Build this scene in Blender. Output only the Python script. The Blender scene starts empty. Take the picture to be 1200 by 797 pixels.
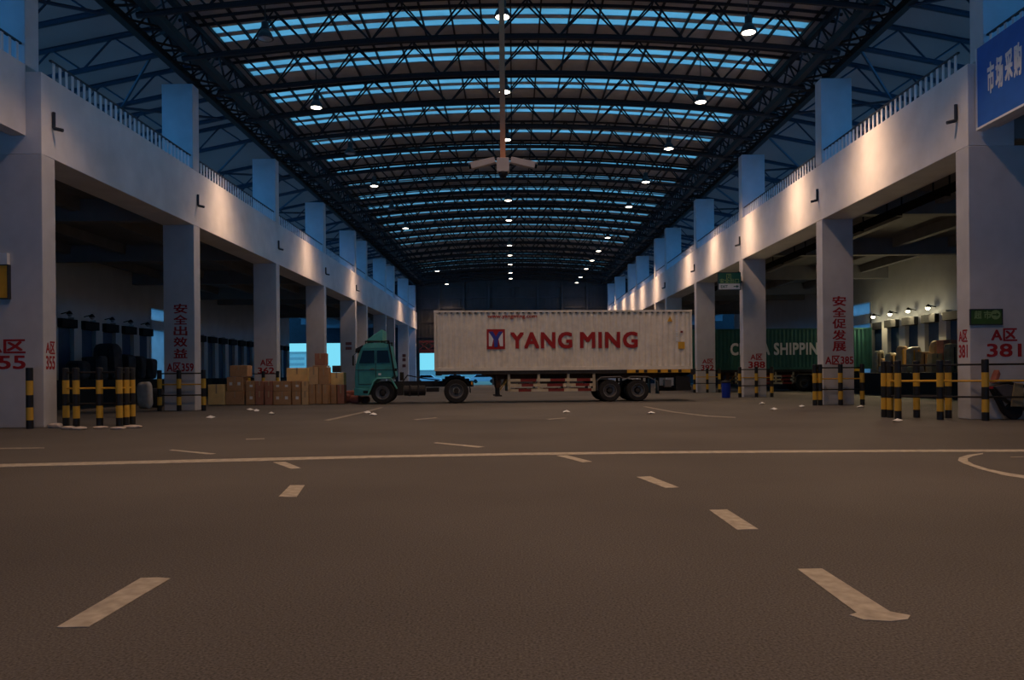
import bpy, bmesh, math, random
from mathutils import Vector, Matrix
random.seed(7)
SC = bpy.context.scene
COL = SC.collection
R = math.radians

# ------------------------------------------------------------------ camera
F, CU, CV, CH, ROLL = 920.0, 602.0, 439.0, 1.34, R(0.5)      # focal length in px, vanishing point, eye height, tilt
cam = bpy.data.cameras.new('camera'); cam.sensor_width = 36; cam.lens = F / 1200 * 36
cam.shift_x = (600 - CU) / 1200; cam.shift_y = (CV - 398.5) / 1200
cam.clip_end = 2000
co = bpy.data.objects.new('camera', cam); COL.objects.link(co)
co.matrix_world = Matrix.Translation((0, 0, CH)) @ Matrix.Rotation(R(90), 4, 'X') @ Matrix.Rotation(-ROLL, 4, 'Z')
SC.camera = co
SC.view_settings.view_transform = 'Standard'; SC.view_settings.look = 'None'
SC.view_settings.gamma = 1; SC.view_settings.use_curve_mapping = False
SC.view_settings.exposure = 0.0

LAMP_W = 2050.0
LAMP_BASE, LAMP_LOBE, LAMP_SPILL = .47, 1.85, .04
LAMP_COL = (1.0, .62, .38)
SKY_FAR, SKY_TOP, SKY_BACK = (.20, .72, .93), (.14, .43, .60), (.13, 1.02, 2.9)
SKY_STRENGTH = 1.0

# ------------------------------------------------------------------ world: dusk sky, palest towards the far end
W = bpy.data.worlds.new('World'); SC.world = W; W.use_nodes = True
n = W.node_tree.nodes; l = W.node_tree.links; n.clear()
tc = n.new('ShaderNodeTexCoord'); sp = n.new('ShaderNodeSeparateXYZ'); l.new(tc.outputs['Generated'], sp.inputs[0])
m1 = n.new('ShaderNodeMapRange'); m1.inputs[1].default_value = .15; m1.inputs[2].default_value = .95; l.new(sp.outputs['Y'], m1.inputs[0])
m2 = n.new('ShaderNodeMapRange'); m2.inputs[1].default_value = .05; m2.inputs[2].default_value = .8; l.new(sp.outputs['Z'], m2.inputs[0])
x1 = n.new('ShaderNodeMix'); x1.data_type = 'RGBA'; x1.inputs['A'].default_value = (*SKY_BACK, 1); x1.inputs['B'].default_value = (*SKY_FAR, 1)
l.new(m1.outputs[0], x1.inputs['Factor'])
x2 = n.new('ShaderNodeMix'); x2.data_type = 'RGBA'; x2.inputs['B'].default_value = (*SKY_TOP, 1)
l.new(m2.outputs[0], x2.inputs['Factor']); l.new(x1.outputs['Result'], x2.inputs['A'])
bg = n.new('ShaderNodeBackground'); bg.inputs[1].default_value = SKY_STRENGTH; l.new(x2.outputs['Result'], bg.inputs[0])
wo = n.new('ShaderNodeOutputWorld'); l.new(bg.outputs[0], wo.inputs[0])

# ------------------------------------------------------------------ helpers
def px(u, v, D):
    """photo pixel at depth D -> X, Z"""
    a, b = u - CU, CV - v
    x = a * math.cos(ROLL) + b * math.sin(ROLL); y = -a * math.sin(ROLL) + b * math.cos(ROLL)
    return x * D / F, CH + y * D / F
def gd(u, v, z=0.0):
    """photo pixel on the ground -> X, Y"""
    a, b = u - CU, CV - v
    x = a * math.cos(ROLL) + b * math.sin(ROLL); y = -a * math.sin(ROLL) + b * math.cos(ROLL)
    D = (z - CH) * F / y
    return x * D / F, D

MATS = {}
def mat(name, rgb, rough=.7, metal=0, var=.12, scale=3.0, emit=None, spec=.3, bump=0, detail=4, var2=0, scale2=.4):
    m = bpy.data.materials.new(name); m.use_nodes = True
    nt = m.node_tree; b = nt.nodes['Principled BSDF']
    b.inputs['Roughness'].default_value = rough; b.inputs['Metallic'].default_value = metal
    b.inputs['Specular IOR Level'].default_value = spec
    b.inputs['Base Color'].default_value = (*rgb, 1)
    if var:
        t = nt.nodes.new('ShaderNodeTexCoord'); no = nt.nodes.new('ShaderNodeTexNoise')
        no.inputs['Scale'].default_value = scale; no.inputs['Detail'].default_value = detail
        nt.links.new(t.outputs['Object'], no.inputs['Vector'])
        mr = nt.nodes.new('ShaderNodeMapRange'); mr.inputs[1].default_value = .3; mr.inputs[2].default_value = .7
        mr.inputs[3].default_value = 1 - var; mr.inputs[4].default_value = 1 + var
        nt.links.new(no.outputs['Fac'], mr.inputs[0])
        fac = mr.outputs[0]
        if var2:
            n2 = nt.nodes.new('ShaderNodeTexNoise'); n2.inputs['Scale'].default_value = scale2; n2.inputs['Detail'].default_value = 5
            nt.links.new(t.outputs['Object'], n2.inputs['Vector'])
            r2 = nt.nodes.new('ShaderNodeMapRange'); r2.inputs[1].default_value = .3; r2.inputs[2].default_value = .7
            r2.inputs[3].default_value = 1 - var2; r2.inputs[4].default_value = 1 + var2
            nt.links.new(n2.outputs['Fac'], r2.inputs[0])
            mm = nt.nodes.new('ShaderNodeMath'); mm.operation = 'MULTIPLY'
            nt.links.new(fac, mm.inputs[0]); nt.links.new(r2.outputs[0], mm.inputs[1]); fac = mm.outputs[0]
        vm = nt.nodes.new('ShaderNodeVectorMath'); vm.operation = 'SCALE'; vm.inputs[0].default_value = rgb
        nt.links.new(fac, vm.inputs['Scale']); nt.links.new(vm.outputs[0], b.inputs['Base Color'])
        if bump:
            bp = nt.nodes.new('ShaderNodeBump'); bp.inputs['Strength'].default_value = bump; bp.inputs['Distance'].default_value = .01
            nt.links.new(no.outputs['Fac'], bp.inputs['Height']); nt.links.new(bp.outputs[0], b.inputs['Normal'])
    if emit:
        b.inputs['Emission Color'].default_value = (*emit[0], 1); b.inputs['Emission Strength'].default_value = emit[1]
    MATS[name] = m; return m

mat('plaster', (.67, .65, .63), .85, var=.06, scale=1.5, var2=.10, scale2=.5)
mat('pier_paint', (.56, .545, .53), .85, var=.05, scale=2.0, var2=.10, scale2=.6)
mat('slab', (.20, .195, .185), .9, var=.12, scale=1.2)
mat('deck', (.45, .44, .43), .9, var=.1)
mat('dock_paint', (.50, .50, .47), .85, var=.08, scale=.8)
mat('asphalt', (.103, .095, .088), .85, var=.5, scale=70, detail=6, spec=.15, bump=.25, var2=.14, scale2=.25)
mat('yard', (.34, .30, .23), .9, var=.1)
mat('road_paint', (.40, .36, .29), .8, var=.25, scale=9, spec=.2)
mat('road_paint_worn', (.24, .215, .18), .8, var=.3, scale=6, spec=.2)
mat('steel', (.014, .015, .017), .6, .0, var=.1)
mat('steel_blue', (.03, .05, .075), .6, .0, var=.1)
mat('roof_sheet', (.46, .47, .49), .7, var=.08)
mat('side_roof', (.60, .62, .64), .7, var=.06)
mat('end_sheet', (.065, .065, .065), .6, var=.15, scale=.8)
mat('rail_dark', (.03, .035, .045), .5)
mat('baluster', (.62, .63, .64), .5, var=.05)
mat('tray_dark', (.012, .012, .012), .95, var=.1, spec=0)
mat('lamp_body', (.06, .06, .06), .5, .3)
mat('lamp_glass', (.9, .9, .85), .3, var=0, emit=((1, .86, .66), 9.0))
mat('lamp_glass_off', (.35, .34, .33), .3, var=0)
mat('wall_lamp_glass', (.9, .9, .8), .3, var=0, emit=((1, .93, .70), 8.0))
mat('letter_red', (.36, .018, .02), .6, var=.2, scale=12)
mat('letter_white', (.72, .72, .70), .6, var=.05)
mat('sign_blue', (.03, .13, .46), .5, var=.06)
mat('sign_green', (.01, .105, .075), .5, var=.1)
mat('sign_leaf', (.05, .115, .025), .5, var=.15)
mat('sign_leaf_letter', (.24, .36, .14), .5, var=.1)
mat('sign_yellow', (.75, .36, .03), .5, var=.1)
mat('placard_faint', (.22, .09, .09), .8, var=.3, scale=12)
mat('black', (.012, .012, .013), .6, var=.2)
mat('rubber', (.022, .020, .019), .85, var=.25, scale=6)
mat('rim', (.16, .15, .14), .5, .4)
mat('cab_green', (.045, .27, .26), .45, var=.14, scale=2.5, spec=.45)
mat('cab_green_light', (.09, .38, .33), .45, var=.1, spec=.45)
mat('glass_dark', (.006, .007, .008), .12, var=0, spec=.25)
mat('chassis', (.028, .024, .022), .7, var=.3, scale=4)
mat('chassis_rust', (.10, .045, .022), .8, var=.3, scale=5)
mat('container_white', (.74, .68, .57), .6, var=.08, scale=1.2, var2=.08, scale2=4)
mat('container_green', (.026, .115, .09), .6, var=.15, scale=1.5)
mat('guard_cream', (.55, .47, .32), .6, var=.15)
mat('guard_red', (.20, .025, .02), .6, var=.2)
mat('logo_red', (.34, .016, .016), .6, var=.1)
mat('logo_blue', (.035, .05, .30), .6, var=.1)
mat('hazard_yellow', (.65, .35, .03), .55, var=.15)
mat('amber', (.8, .3, .03), .4, var=0)
mat('carton_brown', (0.486, 0.270, 0.128), .85, var=.12, scale=4)
mat('carton_tan', (0.702, 0.446, 0.216), .85, var=.10, scale=4)
mat('carton_yellow', (0.850, 0.594, 0.243), .85, var=.08, scale=4)
mat('carton_red', (0.405, 0.176, 0.108), .85, var=.12, scale=4)
mat('tape', (.44, .30, .17), .4, var=0)
mat('sticker', (.75, .73, .70), .6, var=0)
mat('tarp_red', (.30, .10, .075), .8, var=.3, scale=3)
mat('sack', (.48, .44, .38), .9, var=.15, scale=5)
mat('sack_brown', (.34, .25, .13), .9, var=.2, scale=5)
mat('film', (.36, .33, .22), .35, var=.25, scale=4, spec=.6)
mat('dark_goods', (.05, .05, .055), .8, var=.3, scale=2)
mat('door_blue', (.035, .07, .13), .5, var=.12)
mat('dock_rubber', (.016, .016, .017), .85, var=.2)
mat('bin_blue', (.012, .04, .36), .5, var=.1)
mat('stone', (.50, .42, .36), .9, var=.2, scale=6)
mat('paper', (.78, .78, .76), .8, var=0)
mat('cctv', (.42, .36, .31), .5, var=.05)
mat('pole_brown', (.60, .24, .11), .6, var=.08)
mat('header_red', (.20, .05, .05), .7, var=.2)
mat('far_wall', (.80, .70, .50), .9, var=.08)
mat('far_wall_dark', (.55, .48, .36), .9, var=.08)
mat('car_white', (.65, .67, .70), .4, var=.05)
mat('scooter_grey', (.10, .085, .08), .45, var=.2, spec=.5)
mat('scooter_tan', (.30, .24, .13), .6, var=.2)

# banded black / yellow paint for guard posts: five bands along the height
def banded(name):
    m = bpy.data.materials.new(name); m.use_nodes = True; nt = m.node_tree; b = nt.nodes['Principled BSDF']
    b.inputs['Roughness'].default_value = .5
    t = nt.nodes.new('ShaderNodeTexCoord'); s = nt.nodes.new('ShaderNodeSeparateXYZ'); r = nt.nodes.new('ShaderNodeValToRGB')
    nt.links.new(t.outputs['Generated'], s.inputs[0]); nt.links.new(s.outputs['Z'], r.inputs[0]); nt.links.new(r.outputs[0], b.inputs['Base Color'])
    e = r.color_ramp; e.interpolation = 'CONSTANT'
    K, Y = (.010, .010, .010, 1), (.62, .36, .035, 1)
    e.elements[0].position = 0; e.elements[0].color = K
    e.elements[1].position = .14; e.elements[1].color = Y
    for p, c in ((.345, K), (.55, Y), (.785, K)):
        x = e.elements.new(p); x.color = c
    MATS[name] = m
banded('post_paint')
# translucent roof-light sheet
def translucent(name, c, gl):
    m = bpy.data.materials.new(name); m.use_nodes = True; nt = m.node_tree; nt.nodes.clear()
    t = nt.nodes.new('ShaderNodeBsdfTranslucent'); t.inputs[0].default_value = (*c, 1)
    d = nt.nodes.new('ShaderNodeBsdfDiffuse'); d.inputs[0].default_value = (*gl, 1)
    tx = nt.nodes.new('ShaderNodeTexCoord'); no = nt.nodes.new('ShaderNodeTexNoise'); no.inputs['Scale'].default_value = .7
    nt.links.new(tx.outputs['Object'], no.inputs['Vector'])
    mr = nt.nodes.new('ShaderNodeMapRange'); mr.inputs[1].default_value = .3; mr.inputs[2].default_value = .7; mr.inputs[3].default_value = .8; mr.inputs[4].default_value = 1.15
    nt.links.new(no.outputs['Fac'], mr.inputs[0])
    vm = nt.nodes.new('ShaderNodeVectorMath'); vm.operation = 'SCALE'; vm.inputs[0].default_value = c
    nt.links.new(mr.outputs[0], vm.inputs['Scale']); nt.links.new(vm.outputs[0], t.inputs[0])
    a = nt.nodes.new('ShaderNodeAddShader'); nt.links.new(t.outputs[0], a.inputs[0]); nt.links.new(d.outputs[0], a.inputs[1])
    o = nt.nodes.new('ShaderNodeOutputMaterial'); nt.links.new(a.outputs[0], o.inputs[0]); MATS[name] = m
translucent('rooflight', (.56, .62, .58), (.1, .1, .1))
translucent('passage_glass', (.45, .27, .22), (.05, .05, .05))
translucent('side_rooflight', (.045, .024, .024), (.22, .2, .19))

class MB:
    def __init__(s): s.b = bmesh.new()
    def box(s, x0, x1, y0, y1, z0, z1):
        v = [s.b.verts.new((x, y, z)) for z in (z0, z1) for x, y in ((x0, y0), (x1, y0), (x1, y1), (x0, y1))]
        for f in ((3, 2, 1, 0), (4, 5, 6, 7), (0, 1, 5, 4), (1, 2, 6, 5), (2, 3, 7, 6), (3, 0, 4, 7)):
            s.b.faces.new([v[i] for i in f])
        return s
    def quad(s, *p):
        s.b.faces.new([s.b.verts.new(q) for q in p]); return s
    def tube(s, p, q, r, n=8, r2=None, cap=True):
        p, q = Vector(p), Vector(q); d = (q - p).normalized()
        a = Vector((0, 0, 1)) if abs(d.z) < .9 else Vector((1, 0, 0))
        e = d.cross(a).normalized(); g = d.cross(e); r2 = r if r2 is None else r2
        A = [s.b.verts.new(p + r * (math.cos(t) * e + math.sin(t) * g)) for t in (2 * math.pi * i / n for i in range(n))]
        B = [s.b.verts.new(q + r2 * (math.cos(t) * e + math.sin(t) * g)) for t in (2 * math.pi * i / n for i in range(n))]
        for i in range(n): s.b.faces.new((A[i], A[(i + 1) % n], B[(i + 1) % n], B[i]))
        if cap: s.b.faces.new(A[::-1]); s.b.faces.new(B)
        return s
    def path(s, pts, r, n=8):
        for a, b in zip(pts, pts[1:]): s.tube(a, b, r, n)
        return s
    def prism(s, poly, y0, y1):
        """polygon in (x, z) extruded along y"""
        A = [s.b.verts.new((x, y0, z)) for x, z in poly]; B = [s.b.verts.new((x, y1, z)) for x, z in poly]; k = len(poly)
        s.b.faces.new(A); s.b.faces.new(B[::-1])
        for i in range(k): s.b.faces.new((A[i], B[i], B[(i + 1) % k], A[(i + 1) % k]))
        return s
    def lathe(s, prof, c=(0, 0, 0), axis='Z', n=20, cap=True):
        """profile (radius, height along axis)"""
        c = Vector(c); rings = []
        for r, h in prof:
            ring = []
            for i in range(n):
                t = 2 * math.pi * i / n; a, b = r * math.cos(t), r * math.sin(t)
                o = {'Z': (a, b, h), 'Y': (a, h, b), 'X': (h, a, b)}[axis]
                ring.append(s.b.verts.new(c + Vector(o)))
            rings.append(ring)
        for P, Q in zip(rings, rings[1:]):
            for i in range(n): s.b.faces.new((P[i], P[(i + 1) % n], Q[(i + 1) % n], Q[i]))
        if cap: s.b.faces.new(rings[0][::-1]); s.b.faces.new(rings[-1])
        return s
    def build(s, name, m, parent=None, loc=(0, 0, 0), bevel=0, seg=2, smooth=False):
        b = s.b
        bmesh.ops.recalc_face_normals(b, faces=b.faces[:])
        if bevel:
            ed = [e for e in b.edges if len(e.link_faces) == 2 and e.calc_face_angle(0) > .6]
            bmesh.ops.bevel(b, geom=ed, offset=bevel, segments=seg, affect='EDGES', profile=.5)
        me = bpy.data.meshes.new(name); b.to_mesh(me); b.free()
        me.materials.append(MATS[m])
        if smooth:
            for p in me.polygons: p.use_smooth = True
        o = bpy.data.objects.new(name, me); COL.objects.link(o); o.location = loc
        if parent: o.parent = parent
        return o

def tag(o, label=None, cat=None, group=None, kind=None):
    if label: o['label'] = label
    if cat: o['category'] = cat
    if group: o['group'] = group
    if kind: o['kind'] = kind
    return o
def struct(o): o['kind'] = 'structure'; return o
def empty(name, loc=(0, 0, 0), rz=0, label=None, cat=None, group=None):
    o = bpy.data.objects.new(name, None); COL.objects.link(o); o.location = loc; o.rotation_euler = (0, 0, rz)
    o.empty_display_size = .2
    return tag(o, label, cat, group)
def kids(o): return [c for c in bpy.data.objects if c.parent == o]
def copy_tree(o, parent=None):
    c = o.copy(); COL.objects.link(c); c.parent = parent
    for ch in kids(o): copy_tree(ch, c)
    return c
def text_obj(body, w, h, m, name, parent=None, bold=.02, ext=.004, origin=(0, 0, 0), face='front', space=1.0):
    """flat lettering fitted to w x h, centred on origin, in the parent's frame"""
    c = bpy.data.curves.new('t', 'FONT'); c.body = body; c.size = 1; c.extrude = .5; c.resolution_u = 3
    c.align_x = 'CENTER'; c.space_character = space; c.space_line = .95
    o = bpy.data.objects.new('t', c); COL.objects.link(o)
    dg = bpy.context.evaluated_depsgraph_get(); dg.update()
    me = bpy.data.meshes.new_from_object(o.evaluated_get(dg)); bpy.data.objects.remove(o); bpy.data.curves.remove(c)
    xs = [v.co.x for v in me.vertices]; ys = [v.co.y for v in me.vertices]
    x0, x1, y0, y1 = min(xs), max(xs), min(ys), max(ys)
    O = Vector(origin)
    bmx = bmesh.new()
    for sx, sy in ((-1, -1), (1, -1), (-1, 1), (1, 1), (0, 0)):
        t = bmesh.new(); t.from_mesh(me)
        for v in t.verts: v.co.x += sx * bold; v.co.y += sy * bold; v.co.z *= 1 + .02 * (sx + 2 * sy)
        tm = bpy.data.meshes.new('t'); t.to_mesh(tm); t.free(); bmx.from_mesh(tm); bpy.data.meshes.remove(tm)
        if bold < .004: break
    bmx.to_mesh(me); bmx.free()
    xs = [v.co.x for v in me.vertices]; ys = [v.co.y for v in me.vertices]
    x0, x1, y0, y1 = min(xs), max(xs), min(ys), max(ys)
    for v in me.vertices:
        a = ((v.co.x - x0) / (x1 - x0) - .5) * w; b = ((v.co.y - y0) / (y1 - y0) - .5) * h; d = v.co.z * 2 * ext
        v.co = O + {'front': Vector((a, -d, b)), 'left': Vector((d, a, b)), 'right': Vector((-d, -a, b))}[face]
    me.materials.clear(); me.materials.append(MATS[m]); me.name = name
    ob = bpy.data.objects.new(name, me); COL.objects.link(ob)
    if parent: ob.parent = parent
    return ob
_T = ['first', 'second', 'third', 'fourth', 'fifth', 'sixth', 'seventh', 'eighth', 'ninth']
ORD = ['first', 'second', 'third', 'fourth', 'fifth', 'sixth', 'seventh', 'eighth', 'ninth', 'tenth', 'eleventh', 'twelfth',
       'thirteenth', 'fourteenth', 'fifteenth', 'sixteenth', 'seventeenth', 'eighteenth', 'nineteenth', 'twentieth'] + ['twenty-' + a for a in _T]

# ------------------------------------------------------------------ the building
XL, XR = -12.87, 12.5              # inner faces of the pier rows
PD = [21.5, 31.7, 42.7, 53.5, 64.0, 68.9, 79.2, 84.9, 96.0, 103.3]
PT, PW = .62, 1.25                 # pier depth, width
YE = 105.0                         # end wall
Y0 = -45.0                         # near end of the hall, closed by the added back wall

struct(MB().box(-34, 34, -25, YE + .3, -.3, 0).build('floor', 'asphalt'))
struct(MB().box(-420, 420, YE + .3, 700, -.35, -.03).build('ground_outside', 'yard'))

def zr(x): return 15.4 - .65 * (x / 11.5) ** 2
TK = [29.15 + 3.53 * k for k in range(-3, 22)]

# main roof: opaque bands with slots for the roof lights
slots = []
for d in TK:
    for c in (1.27, 2.09):
        a, b = d + c - .27, d + c + .27
        if b < YE - .5: slots.append((a, b))
bands = [Y0]; 
edges = []
cur = Y0
for a, b in slots:
    edges.append((cur, a)); cur = b
edges.append((cur, YE + .2))
xs = [-13 + 26 * i / 36 for i in range(37)]
def sheet(mb, X0, X1, y0, y1, up=0.0, t=.06, nseg=24):
    q = [X0 + (X1 - X0) * i / nseg for i in range(nseg + 1)]
    lo = [(x, zr(x) + up) for x in q]; hi = [(x, zr(x) + up + t) for x in q[::-1]]
    # extruded thin arc, quads only
    for i in range(nseg):
        x0, x1 = q[i], q[i + 1]; a, b = zr(x0) + up, zr(x1) + up
        mb.quad((x0, y0, a), (x1, y0, b), (x1, y1, b), (x0, y1, a))
        mb.quad((x0, y0, a + t), (x0, y1, a + t), (x1, y1, b + t), (x1, y0, b + t))
rb = MB()
for a, b in edges: sheet(rb, -13, 13, a, b)
for a, b in slots:
    sheet(rb, -13, -11.5, a, b, nseg=2); sheet(rb, 11.5, 13, a, b, nseg=2)
struct(rb.build('ceiling', 'roof_sheet'))
for i, (a, b) in enumerate(slots):
    w = MB()
    q = [-11.5 + 23 * j / 24 for j in range(25)]
    for x0, x1 in zip(q, q[1:]): w.quad((x0, a, zr(x0) + .03), (x1, a, zr(x1) + .03), (x1, b, zr(x1) + .03), (x0, b, zr(x0) + .03))
    struct(w.build('window_%d' % (i + 1), 'rooflight'))
# side roofs
def zs(x): return 14.45 - .2 * (abs(x) - 13)
for s, nm in ((-1, 'left'), (1, 'right')):
    r = MB(); a, b = 13 * s, 19.2 * s
    r.quad((a, Y0, zs(a)), (b, Y0, zs(b)), (b, YE, zs(b)), (a, YE, zs(a)))
    struct(r.build('ceiling_%s_upper' % nm, 'side_rooflight'))

# facade beams, deck slabs, dock walls
for s, XI, nm in ((-1, XL, 'left'), (1, XR, 'right')):
    X = lambda a: XI + s * a
    def bx(mb, a0, a1, y0, y1, z0, z1):
        p, q = sorted((X(a0), X(a1))); return mb.box(p, q, y0, y1, z0, z1)
    struct(bx(MB(), 0, PW + .02, PD[0], YE, 7.5, 9.75).build('trim_%d' % (95 + (s > 0)), 'plaster', bevel=.015))
    struct(bx(MB(), .43, .85, Y0 - 3, PD[0] - .002, 8.0, 9.95).build('trim_%d' % (97 + (s > 0)), 'plaster'))
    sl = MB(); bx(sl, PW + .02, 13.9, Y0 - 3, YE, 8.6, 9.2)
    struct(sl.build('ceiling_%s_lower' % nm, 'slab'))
    for i, d in enumerate(PD):     # cross beams under the slab
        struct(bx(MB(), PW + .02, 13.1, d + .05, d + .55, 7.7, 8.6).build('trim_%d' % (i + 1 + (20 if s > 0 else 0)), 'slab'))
    for j, a in enumerate((4.6, 8.2, 11.2)):
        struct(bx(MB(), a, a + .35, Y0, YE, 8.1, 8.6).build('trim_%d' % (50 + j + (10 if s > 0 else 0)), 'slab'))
    # dock wall in two lengths, with a cross passage between
    w = MB(); bx(w, 13.1, 13.9, Y0 - 3, 56, 0, 8.6); bx(w, 13.1, 13.9, 62, 91, 0, 8.6)
    bx(w, 13.1, 13.9, 56, 62, 6.35, 8.6); bx(w, 13.1, 13.9, 56, 62, 4.8, 5.5)
    bx(w, 13.1, 13.35, 56.1, 56.35, 0, 6.35)
    struct(w.build('wall_%s_dock' % nm, 'dock_paint'))
    gz = MB(); xa = X(13.5)
    gz.quad((xa, 56, 0), (xa, 62, 0), (xa, 62, 4.8), (xa, 56, 4.8)); gz.quad((xa, 56, 5.5), (xa, 62, 5.5), (xa, 62, 6.35), (xa, 56, 6.35))
    struct(gz.build('window_%d' % (90 + (s > 0)), 'passage_glass'))
    # pilasters between the doors
    p = MB()
    for k in range(-8, 22):
        y = 47.4 + 2.4 * k
        if y + 1.2 > 90.5 or 55.2 < y + 1.2 < 62.5 or y < 24: continue
        bx(p, 12.75, 13.1, y + .8, y + 1.6, 1.25, 4.9)
    struct(p.build('trim_%d' % (70 + (1 if s > 0 else 0)), 'dock_paint'))
    d = MB(); bx(d, 8.6, 13.1, 24, 55.9, 0, 1.25); bx(d, 8.6, 13.1, 62.1, 91, 0, 1.25)
    struct(d.build('floor_%s_dock' % nm, 'dock_rubber'))

struct(MB().box(-34, 34, Y0 - .3, Y0, 0, 15.4).build('wall_back_blocker', 'dock_paint'))  # unseen wall added to keep blue sky light off camera-facing surfaces
for s, nm in ((-1, 'left'), (1, 'right')):      # unseen wall added on the near upper deck to keep blue sky light out
    a, b = sorted((19.2 * s, 19.5 * s)); struct(MB().box(a, b, Y0, 8, 9.2, 13.25).build('wall_%s_upper' % nm, 'dock_paint'))
# end wall
e = MB()
zz = [(x, zr(x)) for x in [-13 + 26 * i / 24 for i in range(25)]]
OX0, OX1, OZ = -12.55, -2.9, 4.3
def ribs(mb, x0, x1, z0, z1, top=None):
    """ribbed sheet: trapezoid ribs every 0.5 m"""
    x = x0
    while x < x1 - 1e-3:
        xb = min(x + .25, x1); xc = min(x + .5, x1)
        t0 = z1 if top is None else top(x); t1 = z1 if top is None else top(xb); t2 = z1 if top is None else top(xc)
        mb.quad((x, YE, z0), (xb, YE, z0), (xb, YE, t1), (x, YE, t0))
        mb.quad((xb, YE, z0), (xb, YE - .08, z0), (xb, YE - .08, t1), (xb, YE, t1))
        mb.quad((xb, YE - .08, z0), (xc, YE - .08, z0), (xc, YE - .08, t2), (xb, YE - .08, t1))
        mb.quad((xc, YE - .08, z0), (xc, YE, z0), (xc, YE, t2), (xc, YE - .08, t2))
        x = xc
ribs(e, -13.4, OX0, 0, 0, lambda x: zr(min(13, abs(x))))
ribs(e, OX0, OX1, OZ, 0, lambda x: zr(x))
ribs(e, OX1, 13.4, 0, 0, lambda x: zr(min(13, abs(x))))
for x in [-9.9 + 3.3 * i for i in range(7)]: e.box(x - .12, x + .12, YE - .35, YE - .08, 4.4 if x < OX1 else 0, zr(x))
for z in (4.4, 6.4, 8.4, 10.2, 11.6, 13.0): e.box(-13, 13, YE - .22, YE - .08, z, z + .12)
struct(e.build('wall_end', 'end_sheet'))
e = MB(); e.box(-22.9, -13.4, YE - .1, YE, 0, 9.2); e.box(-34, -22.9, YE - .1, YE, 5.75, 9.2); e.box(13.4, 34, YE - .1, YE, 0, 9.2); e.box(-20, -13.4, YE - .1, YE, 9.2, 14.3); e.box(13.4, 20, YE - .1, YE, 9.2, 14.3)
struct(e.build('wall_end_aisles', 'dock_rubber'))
h = MB(); h.box(OX0, OX1, YE - .6, YE - .36, 4.3, 4.75); h.box(OX0, OX1, YE - .6, YE - .36, 5.7, 5.95)
for i in range(8):
    x = OX0 + 1.2 * i; h.tube((x, YE - .48, 4.75), (x + 1.2, YE - .48, 5.7), .07, 6); h.tube((x, YE - .48, 5.7), (x + 1.2, YE - .48, 4.75), .07, 6)
struct(h.build('trim_90', 'header_red'))

# ------------------------------------------------------------------ roof steel
def truss_parts(root):
    q = [-12.2 + 24.4 * i / 20 for i in range(21)]
    for o in (-.28, .28):
        m = MB(); m.path([(x, o, zr(x) - .20) for x in q], .06, 6); m.build('top_chord', 'steel', root)
    m = MB(); m.path([(x, 0, zr(x) - 1.5) for x in q], .105, 6); m.build('bottom_chord', 'steel', root)
    m = MB(); st = 2.33
    for i in range(-5, 6):
        x = i * st - .55
        if abs(x) > 12: continue
        for o in (-.28, .28):
            for dx in (-st / 2, st / 2):
                xt = x + dx
                if abs(xt) > 12.2: continue
                m.tube((x, 0, zr(x) - 1.5), (xt, o, zr(xt) - .20), .035, 5)
    for i in range(-5, 6):
        xt = i * st - .55 + st / 2
        if abs(xt) < 12.2: m.tube((xt, -.28, zr(xt) - .20), (xt, .28, zr(xt) - .20), .035, 5)
    m.build('web_lattice', 'steel', root)
tr = empty('roof_truss', (0, TK[1], 0), 0, 'dark steel arched roof truss spanning the hall below the roof lights', 'roof truss', 'arched trusses across the hall')
truss_parts(tr)
for i, d in enumerate(TK[1:]):
    c = tr if i == 0 else copy_tree(tr); c.location = (0, d, 0)
    c['label'] = 'dark arched roof truss spanning the hall, %s from the front' % ORD[i]

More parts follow.
